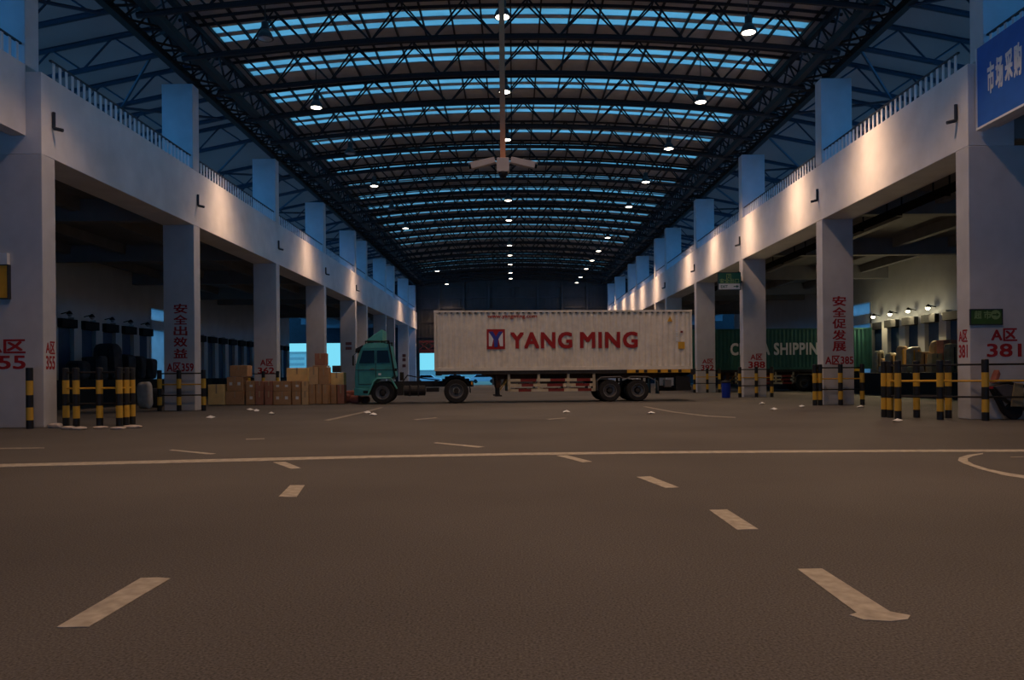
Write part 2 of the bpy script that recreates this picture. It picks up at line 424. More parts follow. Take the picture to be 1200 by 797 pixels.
def side_truss(root, s, XI):
    def zb(a): return 13.38 - .2 * a
    def zt(a): return zs(13 * s + s * a) - .1
    m = MB(); m.path([(s * (13.1 + a), 0, zb(a + .25)) for a in (0, 2, 4, 6)], .10, 6); m.build('bottom_chord', 'steel_blue', root)
    m = MB(); m.path([(13 * s + s * a, 0, zt(a)) for a in (.25, 2, 4, 6)], .10, 6); m.build('top_chord', 'steel_blue', root)
    m = MB(); a = .75
    while a < 4.5:
        m.tube((XI + s * a, 0, zb(a)), (XI + s * (a + 1.15), 0, zt(a + 1.0)), .04, 5)
        m.tube((XI + s * (a + 1.15), 0, zt(a + 1.0)), (XI + s * (a + 2.3), 0, zb(a + 2.3)), .04, 5); a += 2.3
    m.build('web_lattice', 'steel_blue', root)
for s, XI, nm in ((-1, XL, 'left'), (1, XR, 'right')):
    r = empty('aisle_truss', (0, TK[0], 0), 0, 'blue-grey steel truss sloping down over the %s upper deck' % nm, 'roof truss', 'sloping trusses over the %s deck' % nm)
    side_truss(r, s, XI)
    AT = [d for d in TK if not any(p - .2 < d < p + PT + .2 for p in PD)]
    for i, d in enumerate(AT):
        c = r if i == 0 else copy_tree(r); c.location = (0, d, 0)
        c['label'] = 'blue-grey sloping truss over the %s deck, %s from the front' % (nm, ORD[i])
    # bracing rods between the side trusses
    for j, i in enumerate(range(0, 23, 3)):
        bl = 'crossed steel bracing rods under the %s deck roof, %s set from the front' % (nm, ORD[j])
        m = MB()
        m.tube((XI + s * .5, TK[i], 13.25), (XI + s * 6.2, TK[i] + 3.53 * 2, 11.95), .06, 6)
        m.tube((XI + s * 6.2, TK[i] + .1, 11.95), (XI + s * .5, TK[i] + 3.53 * 2, 13.25), .06, 6)
        tag(m.build('roof_brace', 'steel_blue'), bl, 'roof brace', 'crossed bracing rods over the %s deck' % nm)
    # longitudinal lattice girder on the pier heads
    g = empty('lattice_girder', (0, 0, 0), 0, 'long dark box lattice girder running along the %s pier heads' % nm, 'girder')
    xi, xo = s * 11.75, s * 12.95
    for x, z in ((xi, 13.35), (xo, 13.35)): MB().box(x - .13, x + .13, 20, YE - .3, z - .13, z + .13).build('bottom_chord', 'steel', g)
    for x, z in ((xi, 14.42), (xo, 14.28)): MB().box(x - .1, x + .1, 20, YE - .3, z - .1, z + .1).build('top_chord', 'steel', g)
    m = MB(); y = 20.0; st = .883
    while y + 2 * st < YE - .3:
        for x in (xi, xo):
            zt = 14.4 if x == xi else 14.25
            m.tube((x, y, 13.35), (x, y + st, zt), .045, 4, cap=False); m.tube((x, y + st, zt), (x, y + 2 * st, 13.35), .045, 4, cap=False)
        m.tube((xi, y, 13.35), (xo, y + st, 13.35), .045, 4, cap=False); m.tube((xo, y + st, 13.35), (xi, y + 2 * st, 13.35), .045, 4, cap=False)
        m.tube((xi, y, 13.35), (xo, y, 13.35), .05, 4, cap=False)
        m.tube((xi, y, 13.35), (xo, y, 14.25), .04, 4, cap=False); m.tube((xi, y + st, 14.4), (xo, y + st, 13.35), .04, 4, cap=False)
        m.tube((xi, y, 14.4), (xo, y + st, 14.25), .04, 4, cap=False)
        y += 2 * st
    m.build('web_lattice', 'steel', g)
pu = None
for i in range(21):                                            # purlins, running the length of the roof
    x = -11.5 + 1.15 * i; z = zr(x) - .085
    m = MB(); m.box(-.03, .03, 0, YE - .6 - Y0, -.055, .08)
    o = m.build('roof_purlin', 'steel') if pu is None else pu.copy()
    if pu is None: pu = o; tag(o, 'thin dark purlin running lengthwise under the roof sheet', 'purlin', 'purlins under the arched roof')
    else: COL.objects.link(o)
    o.location = (x, Y0 + .1, z); o['label'] = 'thin dark purlin running lengthwise under the roof, %s from the left' % ORD[i]

# ------------------------------------------------------------------ piers with their lettering
def pier(s, i):
    XI = XL if s < 0 else XR
    D = PD[i]; nm = 'left' if s < 0 else 'right'
    g = empty('concrete_pier', (XI + s * PW / 2, D, 0), 0)
    w = PW / 2; o0, o1 = (-w, w) if i else ((-w - .9, w) if s < 0 else (-w, w + .9))
    MB().box(o0, o1, 0, PT, 0, 7.5).build('lower_shaft', 'pier_paint', g, bevel=.02)
    off = s * .43 if i == 0 else 0
    MB().box(o0 + off, o1 + off, 0, PT, 9.75 + (.2 if i == 0 else 0), 13.2).build('upper_shaft', 'pier_paint', g, bevel=.02)
    return g
def lp(g, D, u, v):
    x, z = px(u, v, D); return (x - g.location.x, -.004, z)
def wall_text(g, body, u0, u1, v0, v1, D, bold=.03, name='lettering', m='letter_red', space=1.0):
    a = lp(g, D, u0, v1); b = lp(g, D, u1, v0)
    return text_obj(body, b[0] - a[0], b[2] - a[2], m, name, g, bold, .003, ((a[0] + b[0]) / 2, -.003, (a[2] + b[2]) / 2), 'front', space)
piers = {}
for s in (-1, 1):
    for i in range(len(PD)): piers[(s, i)] = pier(s, i)
def L(s, i, t): tag(piers[(s, i)], t, 'pillar', 'concrete piers')
L(-1, 0, 'nearest left pier, pale concrete, painted A区 355 in red, cut by the frame edge')
L(-1, 1, 'left pier with red vertical slogan over A区 359')
L(-1, 2, 'left pier painted A区 362, standing behind the stacked cartons')
L(-1, 3, 'left pier right behind the tallest stack of cartons, next beyond the 362 pier')
L(-1, 4, 'left pier just behind the nose of the green truck cab')
L(1, 0, 'nearest right pier, pale concrete, painted A区 381 beside a small green sign')
L(1, 1, 'right pier with red vertical slogan over A区 385')
L(1, 2, 'right pier painted A区 388, in front of the green container')
L(1, 3, 'right pier painted A区 392, just right of the white container')
L(1, 4, 'right pier rising behind the right end of the white container')
for i in range(5, 10):
    for s, nm in ((-1, 'left'), (1, 'right')):
        L(s, i, '%s pier of the far %s row, %s from the front' % ('shadowed' if s < 0 else 'pale', nm, ORD[i]))
g = piers[(-1, 0)]; D = PD[0]
wall_text(g, 'A区', -18, 30, 397.5, 414.5, D, .025); wall_text(g, '355', -19, 30, 416.5, 433, D, .02)
for b, v0, v1 in (('A区', 400, 415), ('355', 417, 433)):
    z0 = px(60, v1, D + .3)[1]; z1 = px(60, v0, D + .3)[1]
    text_obj(b, .42, z1 - z0, 'letter_red', 'lettering', g, .02, .003, (PW / 2 + .003, .32, (z0 + z1) / 2), 'left')
g = piers[(1, 0)]
wall_text(g, 'A区', 1161.5, 1192, 384.5, 400, D, .025); wall_text(g, '381', 1156.5, 1197, 402.5, 418.5, D, .02)
for b, v0, v1 in (('A区', 386.5, 401), ('381', 404, 419.5)):
    z0 = px(1128, v1, D + .3)[1]; z1 = px(1128, v0, D + .3)[1]
    text_obj(b, .42, z1 - z0, 'letter_red', 'lettering', g, .02, .003, (-PW / 2 - .003, .32, (z0 + z1) / 2), 'right')
g = piers[(-1, 1)]; D = PD[1]
for c, v0 in zip('安全出效益', (356, 369, 382, 395, 408.5)): wall_text(g, c, 203.5, 219.5, v0, v0 + 11.5, D, .02, 'slogan_character')
wall_text(g, 'A区359', 195.5, 227, 424.5, 436, D, .022)
g = piers[(1, 1)]
for c, v0 in zip('安全促发展', (347, 360, 373.3, 386.7, 400)): wall_text(g, c, 975.5, 991.5, v0, v0 + 11.7, D, .02, 'slogan_character')
wall_text(g, 'A区385', 967, 1000, 416.5, 427.5, D, .022)
g = piers[(-1, 2)]; D = PD[2]; wall_text(g, 'A区', 305, 320, 420.5, 429, D, .02); wall_text(g, '362', 302, 321.5, 430.5, 438, D, .02)
g = piers[(1, 2)]; wall_text(g, 'A区', 879.5, 893.5, 414.5, 422, D, .02); wall_text(g, '388', 877, 896.5, 423.5, 431.5, D, .02)
g = piers[(1, 3)]; D = PD[3]; wall_text(g, 'A区', 823, 836, 420.5, 426.5, D, .02); wall_text(g, '392', 821.5, 836.5, 427.5, 434, D, .02)
# small dark red placard marks on two far left piers, too faint to read
for i, (u0, u1, vs) in ((4, (405, 412, (401, 406.5))), (6, (471.5, 475.5, (415, 420, 427)))):
    g = piers[(-1, i)]; m = MB()
    for v in vs:
        a = lp(g, PD[i], u0, v + 3.5); b = lp(g, PD[i], u1, v); m.box(a[0], b[0], -.01, 0, a[2], b[2])
    m.build('faint_placard', 'placard_faint', g)

# parapet railings between the piers
def rail_label(i, nm, key):
    if i == -1: return 'parapet railing at the %s edge of the photo, nearer than the first pier' % nm
    return 'parapet railing of pale balusters on the %s beam, %s bay behind the first pier' % (nm, ORD[i])
for s, XI, nm in ((-1, XL, 'left'), (1, XR, 'right')):
    for i in range(-1, 9):
        off, z0, zt = (.43, 9.95, .6) if i == -1 else (0, 9.75, .58)
        y0 = 12.0 if i == -1 else PD[i] + PT + .012; y1 = PD[0] - .012 if i == -1 else PD[i + 1] - .012
        x = XI + s * (off + .12)
        g = empty('parapet_railing', (x, y0, z0), 0, rail_label(i, nm, s), 'railing', 'parapet railings on the beams')
        Ly = y1 - y0
        MB().box(-.035, .035, 0, Ly, zt - .05, zt).build('top_rail', 'rail_dark', g)
        k = int(Ly / .31)
        if i < 3:
            base = None
            for j in range(k):
                if base is None: b = base = MB().box(-.012, .012, -.055, .055, 0, zt - .05).build('baluster', 'baluster', g)
                else: b = base.copy(); COL.objects.link(b)
                b.location = (0, (j + .5) * Ly / k, 0)
        else:
            m = MB()
            for j in range(k): y = (j + .5) * Ly / k; m.box(-.012, .012, y - .055, y + .055, 0, zt - .05)
            tag(m.build('balusters', 'baluster', g), kind='stuff')

# little spouts on the beams
for s, XI, nm in ((-1, XL, 'left'), (1, XR, 'right')):
    for i in range(0, 5):
        g = empty('drain_spout', (XI, PD[i] + (.5 if i == 0 else .35), 8.35), 0, 'small dark drain spout on the %s beam over the %s pier' % (nm, ORD[i]), 'spout', 'drain spouts on the beams')
        m = MB(); m.tube((-s * .05, 0, .45), (-s * .05, 0, 0), .045, 8); m.build('pipe', 'rail_dark', g)
        m = MB(); m.tube((-s * .05, 0, 0), (-s * .3, 0, -.06), .05, 8); m.build('nozzle', 'rail_dark', g)

# ------------------------------------------------------------------ high-bay lamps
def make_lamp(on):
    g = empty('high_bay_lamp')
    MB().tube((0, 0, .55), (0, 0, 1.9), .02, 6).build('hanging_rod', 'lamp_body', g)
    MB().lathe([(.10, .30), (.13, .34), (.13, .56), (.09, .60)], n=14).build('ballast_housing', 'lamp_body', g)
    MB().lathe([(.29, 0), (.30, .01), (.22, .20), (.12, .32), (.10, .32), (.20, .19), (.27, .02)], n=18).build('reflector', 'lamp_body', g, smooth=True)
    MB().lathe([(.0, -.05), (.15, -.03), (.26, .01), (.26, .02), (.0, .02)], n=18).build('lens', 'lamp_glass' if on else 'lamp_glass_off', g, smooth=True)
    return g
protoL = {True: None, False: None}
def beam(side):
    """wide downlight; the outer rows throw an extra narrow lobe sideways at the facade (side = +1 / -1)"""
    sl = bpy.data.lights.new('lamp_beam', 'SPOT'); sl.energy = LAMP_W; sl.color = LAMP_COL; sl.spot_size = R(130); sl.spot_blend = .45; sl.shadow_soft_size = .22
    sl.use_nodes = True; nt = sl.node_tree; em = nt.nodes['Emission']
    def mth(op, a, b=None, c=None):
        m = nt.nodes.new('ShaderNodeMath'); m.operation = op
        for i, v in enumerate((a, b, c)):
            if v is None: continue
            if isinstance(v, (int, float)): m.inputs[i].default_value = v
            else: nt.links.new(v, m.inputs[i])
        return m.outputs[0]
    def smooth(v, lo, hi):
        e = nt.nodes.new('ShaderNodeMapRange'); e.interpolation_type = 'SMOOTHSTEP'
        e.inputs[1].default_value = lo; e.inputs[2].default_value = hi; nt.links.new(v, e.inputs[0]); return e.outputs[0]
    t = nt.nodes.new('ShaderNodeTexCoord'); sp = nt.nodes.new('ShaderNodeSeparateXYZ'); nt.links.new(t.outputs['Normal'], sp.inputs[0])
    out = mth('MULTIPLY_ADD', smooth(mth('ABSOLUTE', sp.outputs['Z']), math.cos(R(52)), math.cos(R(38))), LAMP_BASE, LAMP_SPILL)
    if side:
        def bell(w): return mth('POWER', 2.718, mth('MULTIPLY', mth('POWER', mth('ABSOLUTE', mth('DIVIDE', sp.outputs['Y'], w)), 2.0), -1.0))
        g = mth('MULTIPLY_ADD', bell(.55), .22, bell(.20))
        out = mth('MULTIPLY_ADD', mth('MULTIPLY', g, smooth(mth('MULTIPLY', sp.outputs['X'], side), 
                   .49, .64)), LAMP_LOBE * (1 if side > 0 else .55), out)
    nt.links.new(out, em.inputs['Strength'])
    return sl
BEAMS = {s: beam(s) for s in (-1, 0, 1)}
def lamp(x, y, z, on, label, group):
    if protoL[on] is None: g = protoL[on] = make_lamp(on)
    else: g = copy_tree(protoL[on])
    g.location = (x, y, z); tag(g, label, 'ceiling lamp', group)
    if on:
        ls = [c for c in kids(g) if c.type == 'LIGHT']
        if ls: o = ls[0]
        else: o = bpy.data.objects.new('lamp_beam', BEAMS[0]); COL.objects.link(o); o.parent = g; o.location = (0, 0, -.09)
        o.data = BEAMS[0 if abs(x) < 3 or y < 25 else (1 if x > 0 else -1)]
RROW = [27.4, 34.4, 41.5, 48.7, 55.9, 68.5, 75.9, 82.2, 88.7, 96.3, 102]
CROW = [26.4, 33.4, 40.2, 54.2, 61.2, 73.1, 79.2, 85.7, 92.8, 98.3]
LROW = [34.6, 49, 63.2, 89.3, 102.2]
LOFF = [27.5, 41.8, 56]
for i, d in enumerate(RROW): lamp(8.3, d, zr(8.3) - 1.86, True, 'lit high-bay lamp, %s from the front in the right-hand row' % ORD[i], 'lamps of the right-hand row')
for i, d in enumerate(CROW): lamp(-.28, d * 1.015, zr(0) - 1.86, True, 'lit high-bay lamp, %s from the front in the middle row' % ORD[i], 'lamps of the middle row')
for i, d in enumerate(LROW): lamp(-8.6, d, zr(8.6) - 1.86, True, 'lit high-bay lamp, %s lit one from the front in the left-hand row' % ORD[i], 'lit lamps of the left-hand row')
for i, d in enumerate(LOFF): lamp(-8.6, d, zr(8.6) - 1.86, False, 'unlit dark high-bay lamp, %s unlit one in the left-hand row' % ORD[i], 'unlit lamps of the left-hand row')
for i, d in enumerate((20.3, 13.2, 6.1, -1.0)):  # unseen lamps added along the rows to light foreground and pier fronts
    for x, nm in ((8.3, 'right-hand'), (-.28, 'middle')):
        lamp(x, d, zr(x) - 1.86, True, 'added lit high-bay lamp of the %s row above the frame, %s from its far end' % (nm, ORD[i]), 'lamps of the %s row' % nm)
for i, d in enumerate((20.3, 13.2)): lamp(-8.6, d, zr(8.6) - 1.86, True, 'added lit high-bay lamp of the left-hand row above the frame, %s' % ('farther one', 'nearer one')[i], 'lit lamps of the left-hand row')  # unseen too, added to warm the nearest left pier

# hanging pole with two cameras
D = 25.3; X, Zb = px(589.5, 204, D)
g = empty('camera_pole', (X, D, Zb), 0, 'brown pole hanging from the roof with two surveillance cameras at its foot', 'camera pole')
MB().box(-.085, .085, -.085, .085, .3, zr(0) - Zb - .05).build('pole', 'pole_brown', g)
MB().box(-.2, .2, -.14, .14, .05, .5).build('junction_box', 'cctv', g, bevel=.02)
MB().lathe([(0, -.14), (.1, -.11), (.15, 0), (.15, .06)], n=14).build('dome', 'black', g, smooth=True)
for s in (-1, 1):
    m = MB(); m.tube((s * .2, 0, .34), (s * .36, 0, .40), .03, 6); m.build('camera_arm', 'cctv', g)
    b = MB(); b.prism([(-.4, -.09), (.4, -.09), (.4, .10), (-.46, .13), (-.46, .09), (-.40, .08)], -.1, .1)
    c = b.build('camera_body', 'cctv', g, bevel=.012); c.location = (s * .64, -.05, .33)
    c.rotation_euler = (0, R(-14) if s < 0 else R(14), R(0) if s < 0 else R(0)); 
    if s > 0: c.scale = (-1, 1, 1); c.rotation_euler = (0, R(14), 0)
    o = MB().lathe([(.05, -.47), (.07, -.46), (.07, -.40)], axis='X', n=12).build('camera_eye', 'glass_dark', c)

# ------------------------------------------------------------------ signs
g = empty('market_sign', (XR + .32, 21.45, 0), 0, 'large blue sign with white 市场采购 lettering at the right edge of the photo', 'sign')
zt, zb = 10.12, 7.95
MB().box(-.1, .1, -5.5, -.03, zb, zt).build('sign_panel', 'sign_blue', g)
m = MB(); m.box(-.13, .13, -5.5, -.03, zb - .06, zb); m.box(-.13, .13, -.03, 0, zb - .06, zt); m.build('sign_edge', 'letter_white', g)
for c, u0, u1, v0, v1 in (('市', 1157.3, 1165, 71, 110), ('场', 1167, 1175.5, 65, 104), ('采', 1178, 1187, 57, 95), ('购', 1188.5, 1197.5, 49, 90)):
    xx = XR + .22; um = (u0 + u1) / 2; Dm = xx * F / (um - CU + 3); dd = (u1 - u0) * Dm / (um - CU)
    z0 = px(um, v1, Dm)[1]; z1 = px(um, v0, Dm)[1]
    text_obj(c, dd, z1 - z0 - .04, 'letter_white', 'sign_character', g, .03, .004, (-.105, Dm - 21.45, (z0 + z1) / 2), 'right')

def flat_sign(name, u0, u1, v0, v1, D, m, t, label, cat='sign', edge='rail_dark'):
    x0, z0 = px(u0, v1, D); x1, z1 = px(u1, v0, D)
    g = empty(name, ((x0 + x1) / 2, D, (z0 + z1) / 2), 0, label, cat)
    w, h = (x1 - x0) / 2, (z1 - z0) / 2
    MB().box(-w, w, 0, t, -h, h).build('sign_panel', m, g, bevel=.005)
    fr = MB(); k = .025
    fr.box(-w - k, w + k, -.012, t, h, h + k); fr.box(-w - k, w + k, -.012, t, -h - k, -h); fr.box(-w - k, -w, -.012, t, -h, h); fr.box(w, w + k, -.012, t, -h, h)
    fr.build('sign_frame', edge, g)
    return g, w, h
g, w, h = flat_sign('supermarket_sign', 1138, 1174, 363, 380, PD[0] - .05, 'sign_leaf', .045, 'small dark green sign with pale 超市 and an arrow on the 381 pier')
text_obj('超', .2, .22, 'sign_leaf_letter', 'lettering', g, .02, .003, (-w + .19, -.003, .06))
text_obj('市', .2, .22, 'sign_leaf_letter', 'lettering', g, .02, .003, (-w + .45, -.003, .06))
MB().lathe([(.0, -.004), (.13, -.004), (.13, 0), (0, 0)], (w - .17, 0, .06), 'Y', 24).build('arrow_disc', 'sign_leaf_letter', g)
a = MB(); a.prism([(-.09, -.02), (.02, -.02), (.02, -.055), (.1, 0), (.02, .055), (.02, .02), (-.09, .02)], -.008, -.004).build('arrow', 'sign_leaf', g, (w - .17, 0, .06))
g, w, h = flat_sign('exit_sign', 842, 867.5, 319.5, 339.5, PD[2] - .2, 'sign_green', .12, 'green exit sign with white lower strip, hung beside the top of the 388 pier')
m = MB(); m.box(-w + .02, w - .02, -.01, 0, -h + .01, -h + .32).build('white_strip', 'letter_white', g)
text_obj('安全出口', w * 1.75, .26, 'sign_leaf_letter', 'lettering', g, .015, .003, (0, -.003, -h + .47))
text_obj('EXIT', .38, .15, 'sign_green', 'lettering', g, .02, .003, (-.28, -.013, -h + .165))
MB().prism([(-.14, -.025), (.02, -.025), (.02, -.08), (.15, 0), (.02, .08), (.02, .025), (-.14, .025)], -.016, -.01).build('arrow', 'sign_green', g, (.36, 0, -h + .165))
m = MB(); m.box(-.16, -.13, -.006, 0, h - .34, h - .06); m.box(.06, .09, -.006, 0, h - .34, h - .06); m.box(-.16, .09, -.006, 0, h - .09, h - .06)   # door outline
m.lathe([(0, -.006), (.035, -.006), (.035, 0), (0, 0)], (-.02, 0, h - .13), 'Y', 12)
m.tube((-.02, -.003, h - .17), (-.04, -.003, h - .26), .02, 5); m.tube((-.04, -.003, h - .26), (.03, -.003, h - .33), .014, 5); m.tube((-.04, -.003, h - .26), (-.1, -.003, h - .31), .014, 5)
m.build('running_figure', 'sign_leaf_letter', g)
xe = XR + .0002 - g.location.x; MB().box(w, w + .05, .02, .5, -.25, .25).box(w, xe, .3, .5, -.05, .05).build('bracket', 'rail_dark', g)
g, w, h = flat_sign('notice_box', -30, 8.5, 311, 349.5, PD[0] - .12, 'sign_yellow', .115, 'yellow notice box with pale top on the 355 pier at the left edge')
MB().box(-w, w, -.01, .115, h + .03, h + .34).build('pale_top', 'letter_white', g)

# cable tray under the right slab
g = empty('cable_tray', (14.6, 0, 7.35), 0, 'dark cable tray on hangers under the slab behind the right beam', 'cable tray')
m = MB(); m.box(-.25, .25, 22.3, 60, 0, .03); m.box(-.27, -.25, 22.3, 60, 0, .12); m.box(.25, .27, 22.3, 60, 0, .12); m.build('tray', 'tray_dark', g)
h0 = None
for k in range(12):
    if h0 is None: h0 = m = MB().box(-.3, -.26, -.02, .02, -.03, 1.25).box(.26, .3, -.02, .02, -.03, 1.25).box(-.3, .3, -.02, .02, -.06, -.02).build('hanger', 'tray_dark', g)
    else: m = h0.copy(); COL.objects.link(m)
    m.location = (0, 23.4 + 3.3 * k, 0)

# ------------------------------------------------------------------ dock doors and wall lamps
for s, XI, nm in ((-1, XL, 'left'), (1, XR, 'right')):
    n_ = 0
    for k in range(-6, 18):
        y = 47.4 + 2.4 * k
        if y > 89 or 54.7 < y < 63.5: continue
        if k > 4 and s > 0: continue
        x = XI + s * 13.04
        far = 'near' if y < 56 else 'far'
        g = empty('dock_door', (x, y, 1.25), 0, 'dark dock door on the %s %s loading platform, %s from the passage' % (far, nm, ORD[int(round(abs(y - 59) / 2.4)) - 2]), 'door', 'dock doors on the %s %s platform' % (far, nm))
        g['kind'] = 'thing'
        m = MB(); m.box(-.06 if s > 0 else 0, 0 if s > 0 else .06, -.75, .75, 0, 3.45)
        for z in (.55, 1.1, 1.65, 2.2, 2.75): m.box(-.075 if s > 0 else .05, -.05 if s > 0 else .075, -.75, .75, z, z + .03)
        m.build('door_leaf', 'door_blue', g)
        hd = MB(); a, b = sorted((-s * .02, -s * (.25 if s > 0 and y > 54 else .55))); hd.box(a, b, -.85, .75, 3.0, 3.5); hd.build('awning_box', 'dock_rubber', g, bevel=.02)
        if 46 < y < 55.5 or (s < 0 and 40 < y < 55.5):
            on = s > 0 and y > 46
            lg = empty('wall_lamp', (x, y, 5.05 if s < 0 else 5.2), 0, '%s lamp above the %s door from the passage on the %s platform wall' % ('glowing round' if on else 'unlit dark', ORD[int(round((54.6 - y) / 2.4))], nm), 'wall lamp', 'lamps above the %s dock doors' % nm)
            MB().tube((0, 0, 0), (-s * .42, 0, .1), .03, 6).build('lamp_arm', 'black', lg)
            MB().lathe([(.04, .12), (.10, .06), (.17, -.06), (.17, -.08), (0, -.08)], (-s * .48, 0, .05), n=14).build('lamp_shade', 'black', lg, smooth=True)
            b_ = MB(); b_.lathe([(0, -.13), (.08, -.11), (.13, -.02), (.12, .05), (0, .09)], (-s * .50, 0, -.05), n=14).build('bulb', 'wall_lamp_glass' if on else 'lamp_glass_off', lg, smooth=True)
            if on:
                pl = bpy.data.lights.new('bulb_light', 'POINT'); pl.energy = 30; pl.color = (1, .86, .55); pl.shadow_soft_size = .15
                o = bpy.data.objects.new('bulb_light', pl); COL.objects.link(o); o.parent = lg; o.location = (-s * .75, 0, -.12)
                sp_ = bpy.data.lights.new('bulb_beam', 'SPOT'); sp_.energy = 420; sp_.color = (1, .80, .45); sp_.spot_size = R(120); sp_.spot_blend = .5; sp_.shadow_soft_size = .12
                o = bpy.data.objects.new('bulb_beam', sp_); COL.objects.link(o); o.parent = lg; o.location = (-s * .72, 0, -.1)
                o.rotation_euler = Vector((-s * .7, -.85, -.75)).to_track_quat('-Z', 'Y').to_euler()


# ------------------------------------------------------------------ truck, trailer, containers
def corr(mb, x0, x1, z0, z1, y, out, depth=.036, pitch=.278):
    """vertical corrugation in the xz plane; out = -1 faces the camera"""
    n_ = max(1, round((x1 - x0) / pitch)); p = (x1 - x0) / n_; pts = []
    for i in range(n_):
        a = x0 + i * p
        pts += [(a, y), (a + .26 * p, y), (a + .5 * p, y - out * depth), (a + .76 * p, y - out * depth)]
    pts.append((x1, y))
    for (xa, ya), (xb, yb) in zip(pts, pts[1:]): mb.quad((xa, ya, z0), (xb, yb, z0), (xb, yb, z1), (xa, ya, z1))
def container(name, Lc, m, loc, rz, label):
    g = empty(name, loc, rz, label, 'shipping container'); Wd, H = 2.44, 2.87
    mb = MB(); corr(mb, .14, Lc - .14, .16, H - .1, .012, -1); mb.build('side_panel', m, g)
    mb = MB(); corr(mb, .14, Lc - .14, .16, H - .1, Wd - .012, 1); mb.build('side_panel', m, g)
    MB().box(.03, Lc - .03, .05, Wd - .05, H - .06, H - .03).build('roof_panel', m, g)
    MB().box(.06, Lc - .06, .06, Wd - .06, .05, .14).build('floor_panel', 'chassis', g)
    mb = MB(); n_ = 9
    for i in range(n_):
        a = .14 + i * (Wd - .28) / n_; b = a + (Wd - .28) / n_
        mb.box(.03 if i % 2 else .055, .07, a, b, .16, H - .1)
    mb.build('end_panel', m, g)
    for y in (0, Wd - .07):
        MB().box(.1, Lc - .1, y, y + .07, H - .1, H - .01).build('top_rail', m, g)
        MB().box(.1, Lc - .1, y, y + .07, 0, .16).build('bottom_rail', m, g)
    for x in (0, Lc - .12):
        for y in (0, Wd - .12): MB().box(x, x + .12, y, y + .12, .1, H - .1).build('corner_post', m, g, bevel=.008)
    for x in (-.005, Lc - .175):
        for y in (-.005, Wd - .155):
            for z in (0, H - .12): MB().box(x, x + .18, y, y + .16, z, z + .12).build('corner_casting', m, g, bevel=.01)
    for k in (0, 1):
        y = .1 + k * 1.12
        d = MB().box(Lc - .06, Lc - .015, y, y + 1.1, .14, H - .12).build('door_panel', m, g, bevel=.008)
        for yy in (.28, .8):
            MB().tube((Lc + .01, y + yy, .1), (Lc + .01, y + yy, H - .1), .02, 8).build('locking_bar', 'rim', d)
    # dark blocks standing in for the shade under the top rail
    mb = MB()
    for i in range(int(Lc / .278) - 1): mb.box(.2 + .278 * i, .31 + .278 * i, -.004, .0, H - .15, H - .1)
    return g, mb
TX, TY, TRZ = -3.74, 37.05, R(4)
BZ = 1.53
gw, mb = container('shipping_container', 12.19, 'container_white', (TX, TY, BZ), TRZ, 'white corrugated container lettered in red, riding behind the green cab')
mb.build('rail_shade', 'chassis', gw)
g = gw
text_obj('YANG', 2.92, .79, 'logo_red', 'lettering', g, .032, .004, (4.99, -.002, 1.43), space=1.12)
text_obj('MING', 2.75, .79, 'logo_red', 'lettering', g, .032, .004, (8.19, -.002, 1.43), space=1.12)
text_obj('www.yangming.com', 2.32, .21, 'logo_red', 'web_address', g, .02, .004, (3.64, -.002, 2.56))
lg = MB().box(2.44, 3.29, -.006, 0, 1.02, 1.97).build('emblem', 'logo_red', g)
mb = MB()
for sx in (1, -1):
    c = 2.865
    pts = [(-.33, .14), (-.33, .80), (-.19, .62), (-.12, .48), (-.19, .14)]
    pts = [(c + sx * a, 1.02 + b) for a, b in pts]
    mb.prism(pts if sx < 0 else pts, -.010, -.006)
mb.build('pale_strokes', 'letter_white', lg)
mb = MB(); c = 2.865
mb.prism([(c - .33, 1.86), (c - .14, 1.86), (c, 1.62), (c + .14, 1.86), (c + .33, 1.86), (c + .1, 1.48), (c + .08, 1.12), (c - .08, 1.12), (c - .1, 1.48)], -.014, -.010)
mb.build('blue_letter', 'logo_blue', lg)
MB().prism([(11.0, 2.30), (11.24, 2.30), (11.12, 2.56)], -.006, 0).build('warning_triangle', 'hazard_yellow', g)
MB().box(11.5, 11.82, -.006, 0, .98, 1.32).build('placard', 'hazard_yellow', g)
mb = MB()
for i in range(11): mb.box(11.40, 11.50, -.006, 0, 2.52 - .115 * i, 2.60 - .115 * i)
mb.build('serial_marks', 'letter_white', g)
MB().box(11.62, 11.74, -.006, 0, 1.75, 1.85).build('red_mark', 'guard_red', g)

def wheel(x, y, r, wd, parent, name='wheel', duo=False, front=False):
    """tyre, rim and hub; the outer face looks to -y"""
    t = MB().lathe([(r * .60, -wd / 2), (r * .92, -wd / 2), (r, -wd / 2 + .05), (r, wd / 2 - .05), (r * .92, wd / 2), (r * .60, wd / 2)], (0, 0, 0), 'Y', 32, cap=False).build(name, 'rubber', parent, (x, y, r), smooth=False)
    d = .02 if front else .10
    MB().lathe([(r * .61, -wd / 2 - .005), (r * .57, -wd / 2 - .005), (r * .50, -wd / 2 + d), (r * .30, -wd / 2 + d + .02), (r * .30, wd / 2)], (0, 0, 0), 'Y', 28, cap=False).build('rim', 'rim', t)
    MB().lathe([(.0, -wd / 2 + (-.06 if front else .02)), (r * .2, -wd / 2 + (-.05 if front else .03)), (r * .22, wd / 2)], (0, 0, 0), 'Y', 16).build('hub', 'chassis', t)
    m = MB()
    for i in range(10):
        a = i * 2 * math.pi / 10; m.tube((r * .38 * math.cos(a), -wd / 2 + d - .03, r * .38 * math.sin(a)), (r * .38 * math.cos(a), -wd / 2 + d + .03, r * .38 * math.sin(a)), .018, 6)
    m.build('wheel_nuts', 'rim', t)
    return t

